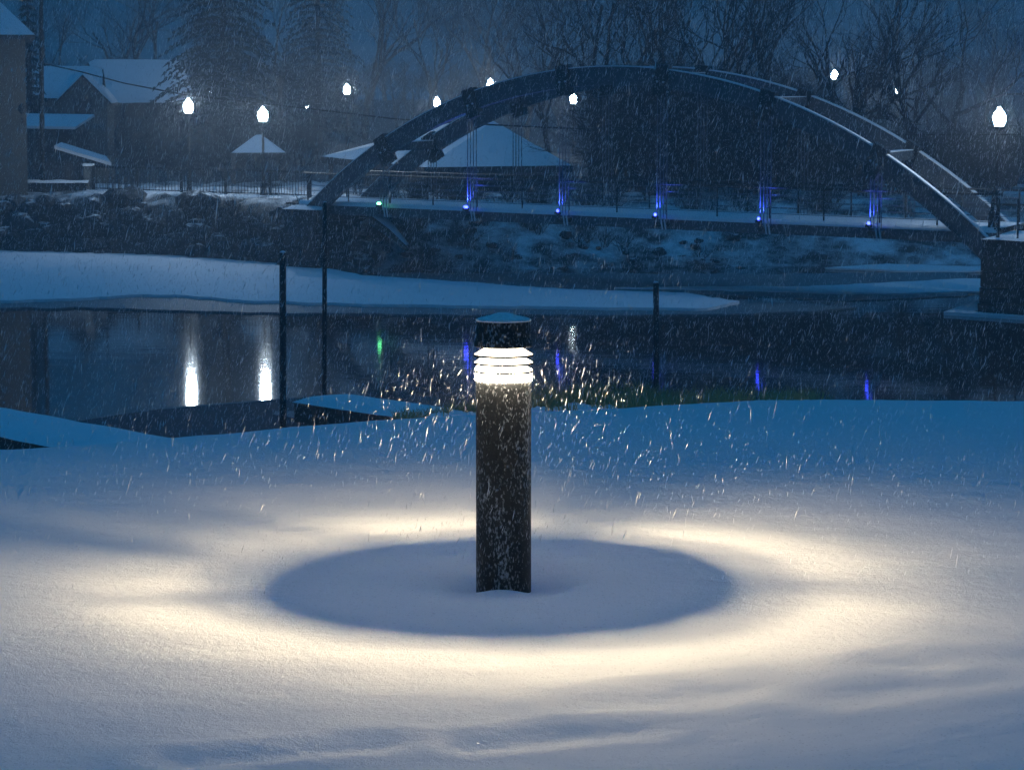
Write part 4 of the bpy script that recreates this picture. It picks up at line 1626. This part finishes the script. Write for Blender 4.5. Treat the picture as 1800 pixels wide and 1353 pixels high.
# ------------------------------------------------------------------ falling snow
def flakes(name, label, n, lo, hi, size, long_, seed, wind=(-0.22, 0.0), keep=None):
    r_ = np.random.default_rng(seed)
    pos = np.stack([r_.uniform(lo[i], hi[i], n) for i in range(3)], 1)
    if keep is not None:
        pos = pos[keep(pos)]
    n = len(pos)
    d = np.stack([-wind[0] * np.ones(n) + r_.normal(0, 0.16, n), wind[1] + r_.normal(0, 0.16, n), np.ones(n)], 1)
    d /= np.linalg.norm(d, axis=1)[:, None]
    a = np.cross(d, np.array([0.0, 1.0, 0.1]))
    a /= np.linalg.norm(a, axis=1)[:, None]
    b = np.cross(d, a)
    s = size * r_.lognormal(0, 0.4, n)[:, None]
    l = s * (long_ * r_.uniform(0.5, 1.3, n))[:, None]
    v = np.stack([pos + d * l, pos + a * s, pos + b * s, pos - a * s * r_.uniform(0.6, 1, (n, 1)), pos - b * s, pos - d * l], 1)
    f0 = np.array([(0, 1, 2), (0, 2, 3), (0, 3, 4), (0, 4, 1), (5, 2, 1), (5, 3, 2), (5, 4, 3), (5, 1, 4)])
    f = (np.arange(n)[:, None, None] * 6 + f0[None]).reshape(-1, 3)
    o = link(name, numpy_mesh(name, v.reshape(-1, 3), f, M['flake']))
    tag(o, label, 'snow', kind='stuff')


def mat_flake():
    m, N, L, b = nodes_of('snowflake')
    N.remove(b)
    df = N.new('ShaderNodeBsdfDiffuse')
    df.inputs['Color'].default_value = (0.92, 0.92, 0.93, 1)
    tr = N.new('ShaderNodeBsdfTranslucent')
    tr.inputs['Color'].default_value = (0.92, 0.92, 0.93, 1)
    mx = N.new('ShaderNodeMixShader')
    mx.inputs[0].default_value = 0.5
    L.new(df.outputs[0], mx.inputs[1])
    L.new(tr.outputs[0], mx.inputs[2])
    L.new(mx.outputs[0], N['Material Output'].inputs['Surface'])
    return m


M['flake'] = mat_flake()


def above_ground(p):
    zz = near_height(p[:, 0], p[:, 1])
    rr0 = np.hypot(p[:, 0] - BX, p[:, 1] - BY)
    return (p[:, 2] > zz + 0.02) & (rr0 > 0.13)


flakes('falling_snow', 'needle shaped snowflakes falling around the bollard', 36000, (-3.2, 9.75, 5.1), (3.2, 15.0, 7.9), 0.00065, 17.0, 1, keep=above_ground)
flakes('falling_snow', 'flurry of bright snowflakes close to the lit louvers', 900, (BX - 0.5, BY - 0.45, zl_bot - 0.65), (BX + 0.5, BY + 0.45, zl_top + 0.02), 0.0007, 17.0, 8,
       keep=lambda p: (np.hypot(p[:, 0] - BX, p[:, 1] - BY) > 0.115) & (np.hypot(p[:, 0] - BX, p[:, 1] - BY) < 0.5))
flakes('falling_snow', 'fine snowfall over the river', 120000, (-9, 15, 0.5), (9, 62, 9.5), 0.0014, 10.0, 2, keep=lambda p: (p[:, 2] > near_height(p[:, 0], p[:, 1]) + 0.05) & (np.abs(p[:, 0]) < 0.2 * p[:, 1] + 0.6))
flakes('falling_snow', 'distant snowfall in front of the bridge', 70000, (-22, 62, 0.3), (22, 112, 11.5), 0.0034, 5.5, 3, keep=lambda p: np.abs(p[:, 0]) < 0.2 * p[:, 1])

# ------------------------------------------------------------------ haze of the snow-filled air
hz_ = MB().box((0, 160, 10.5), (560, 350, 25.6)).build('haze', None)
hm = bpy.data.materials.new('snow_haze')
hm.use_nodes = True
hn, hl = hm.node_tree.nodes, hm.node_tree.links
hn.clear()
pv = hn.new('ShaderNodeVolumePrincipled')
pv.inputs['Color'].default_value = (0.82, 0.88, 0.95, 1)
pv.inputs['Density'].default_value = 0.0018
pv.inputs['Anisotropy'].default_value = 0.72
ho = hn.new('ShaderNodeOutputMaterial')
hl.new(pv.outputs[0], ho.inputs['Volume'])
hz_.data.materials.append(hm)
tag(hz_, 'pale snow filled night air', 'haze', kind='stuff')
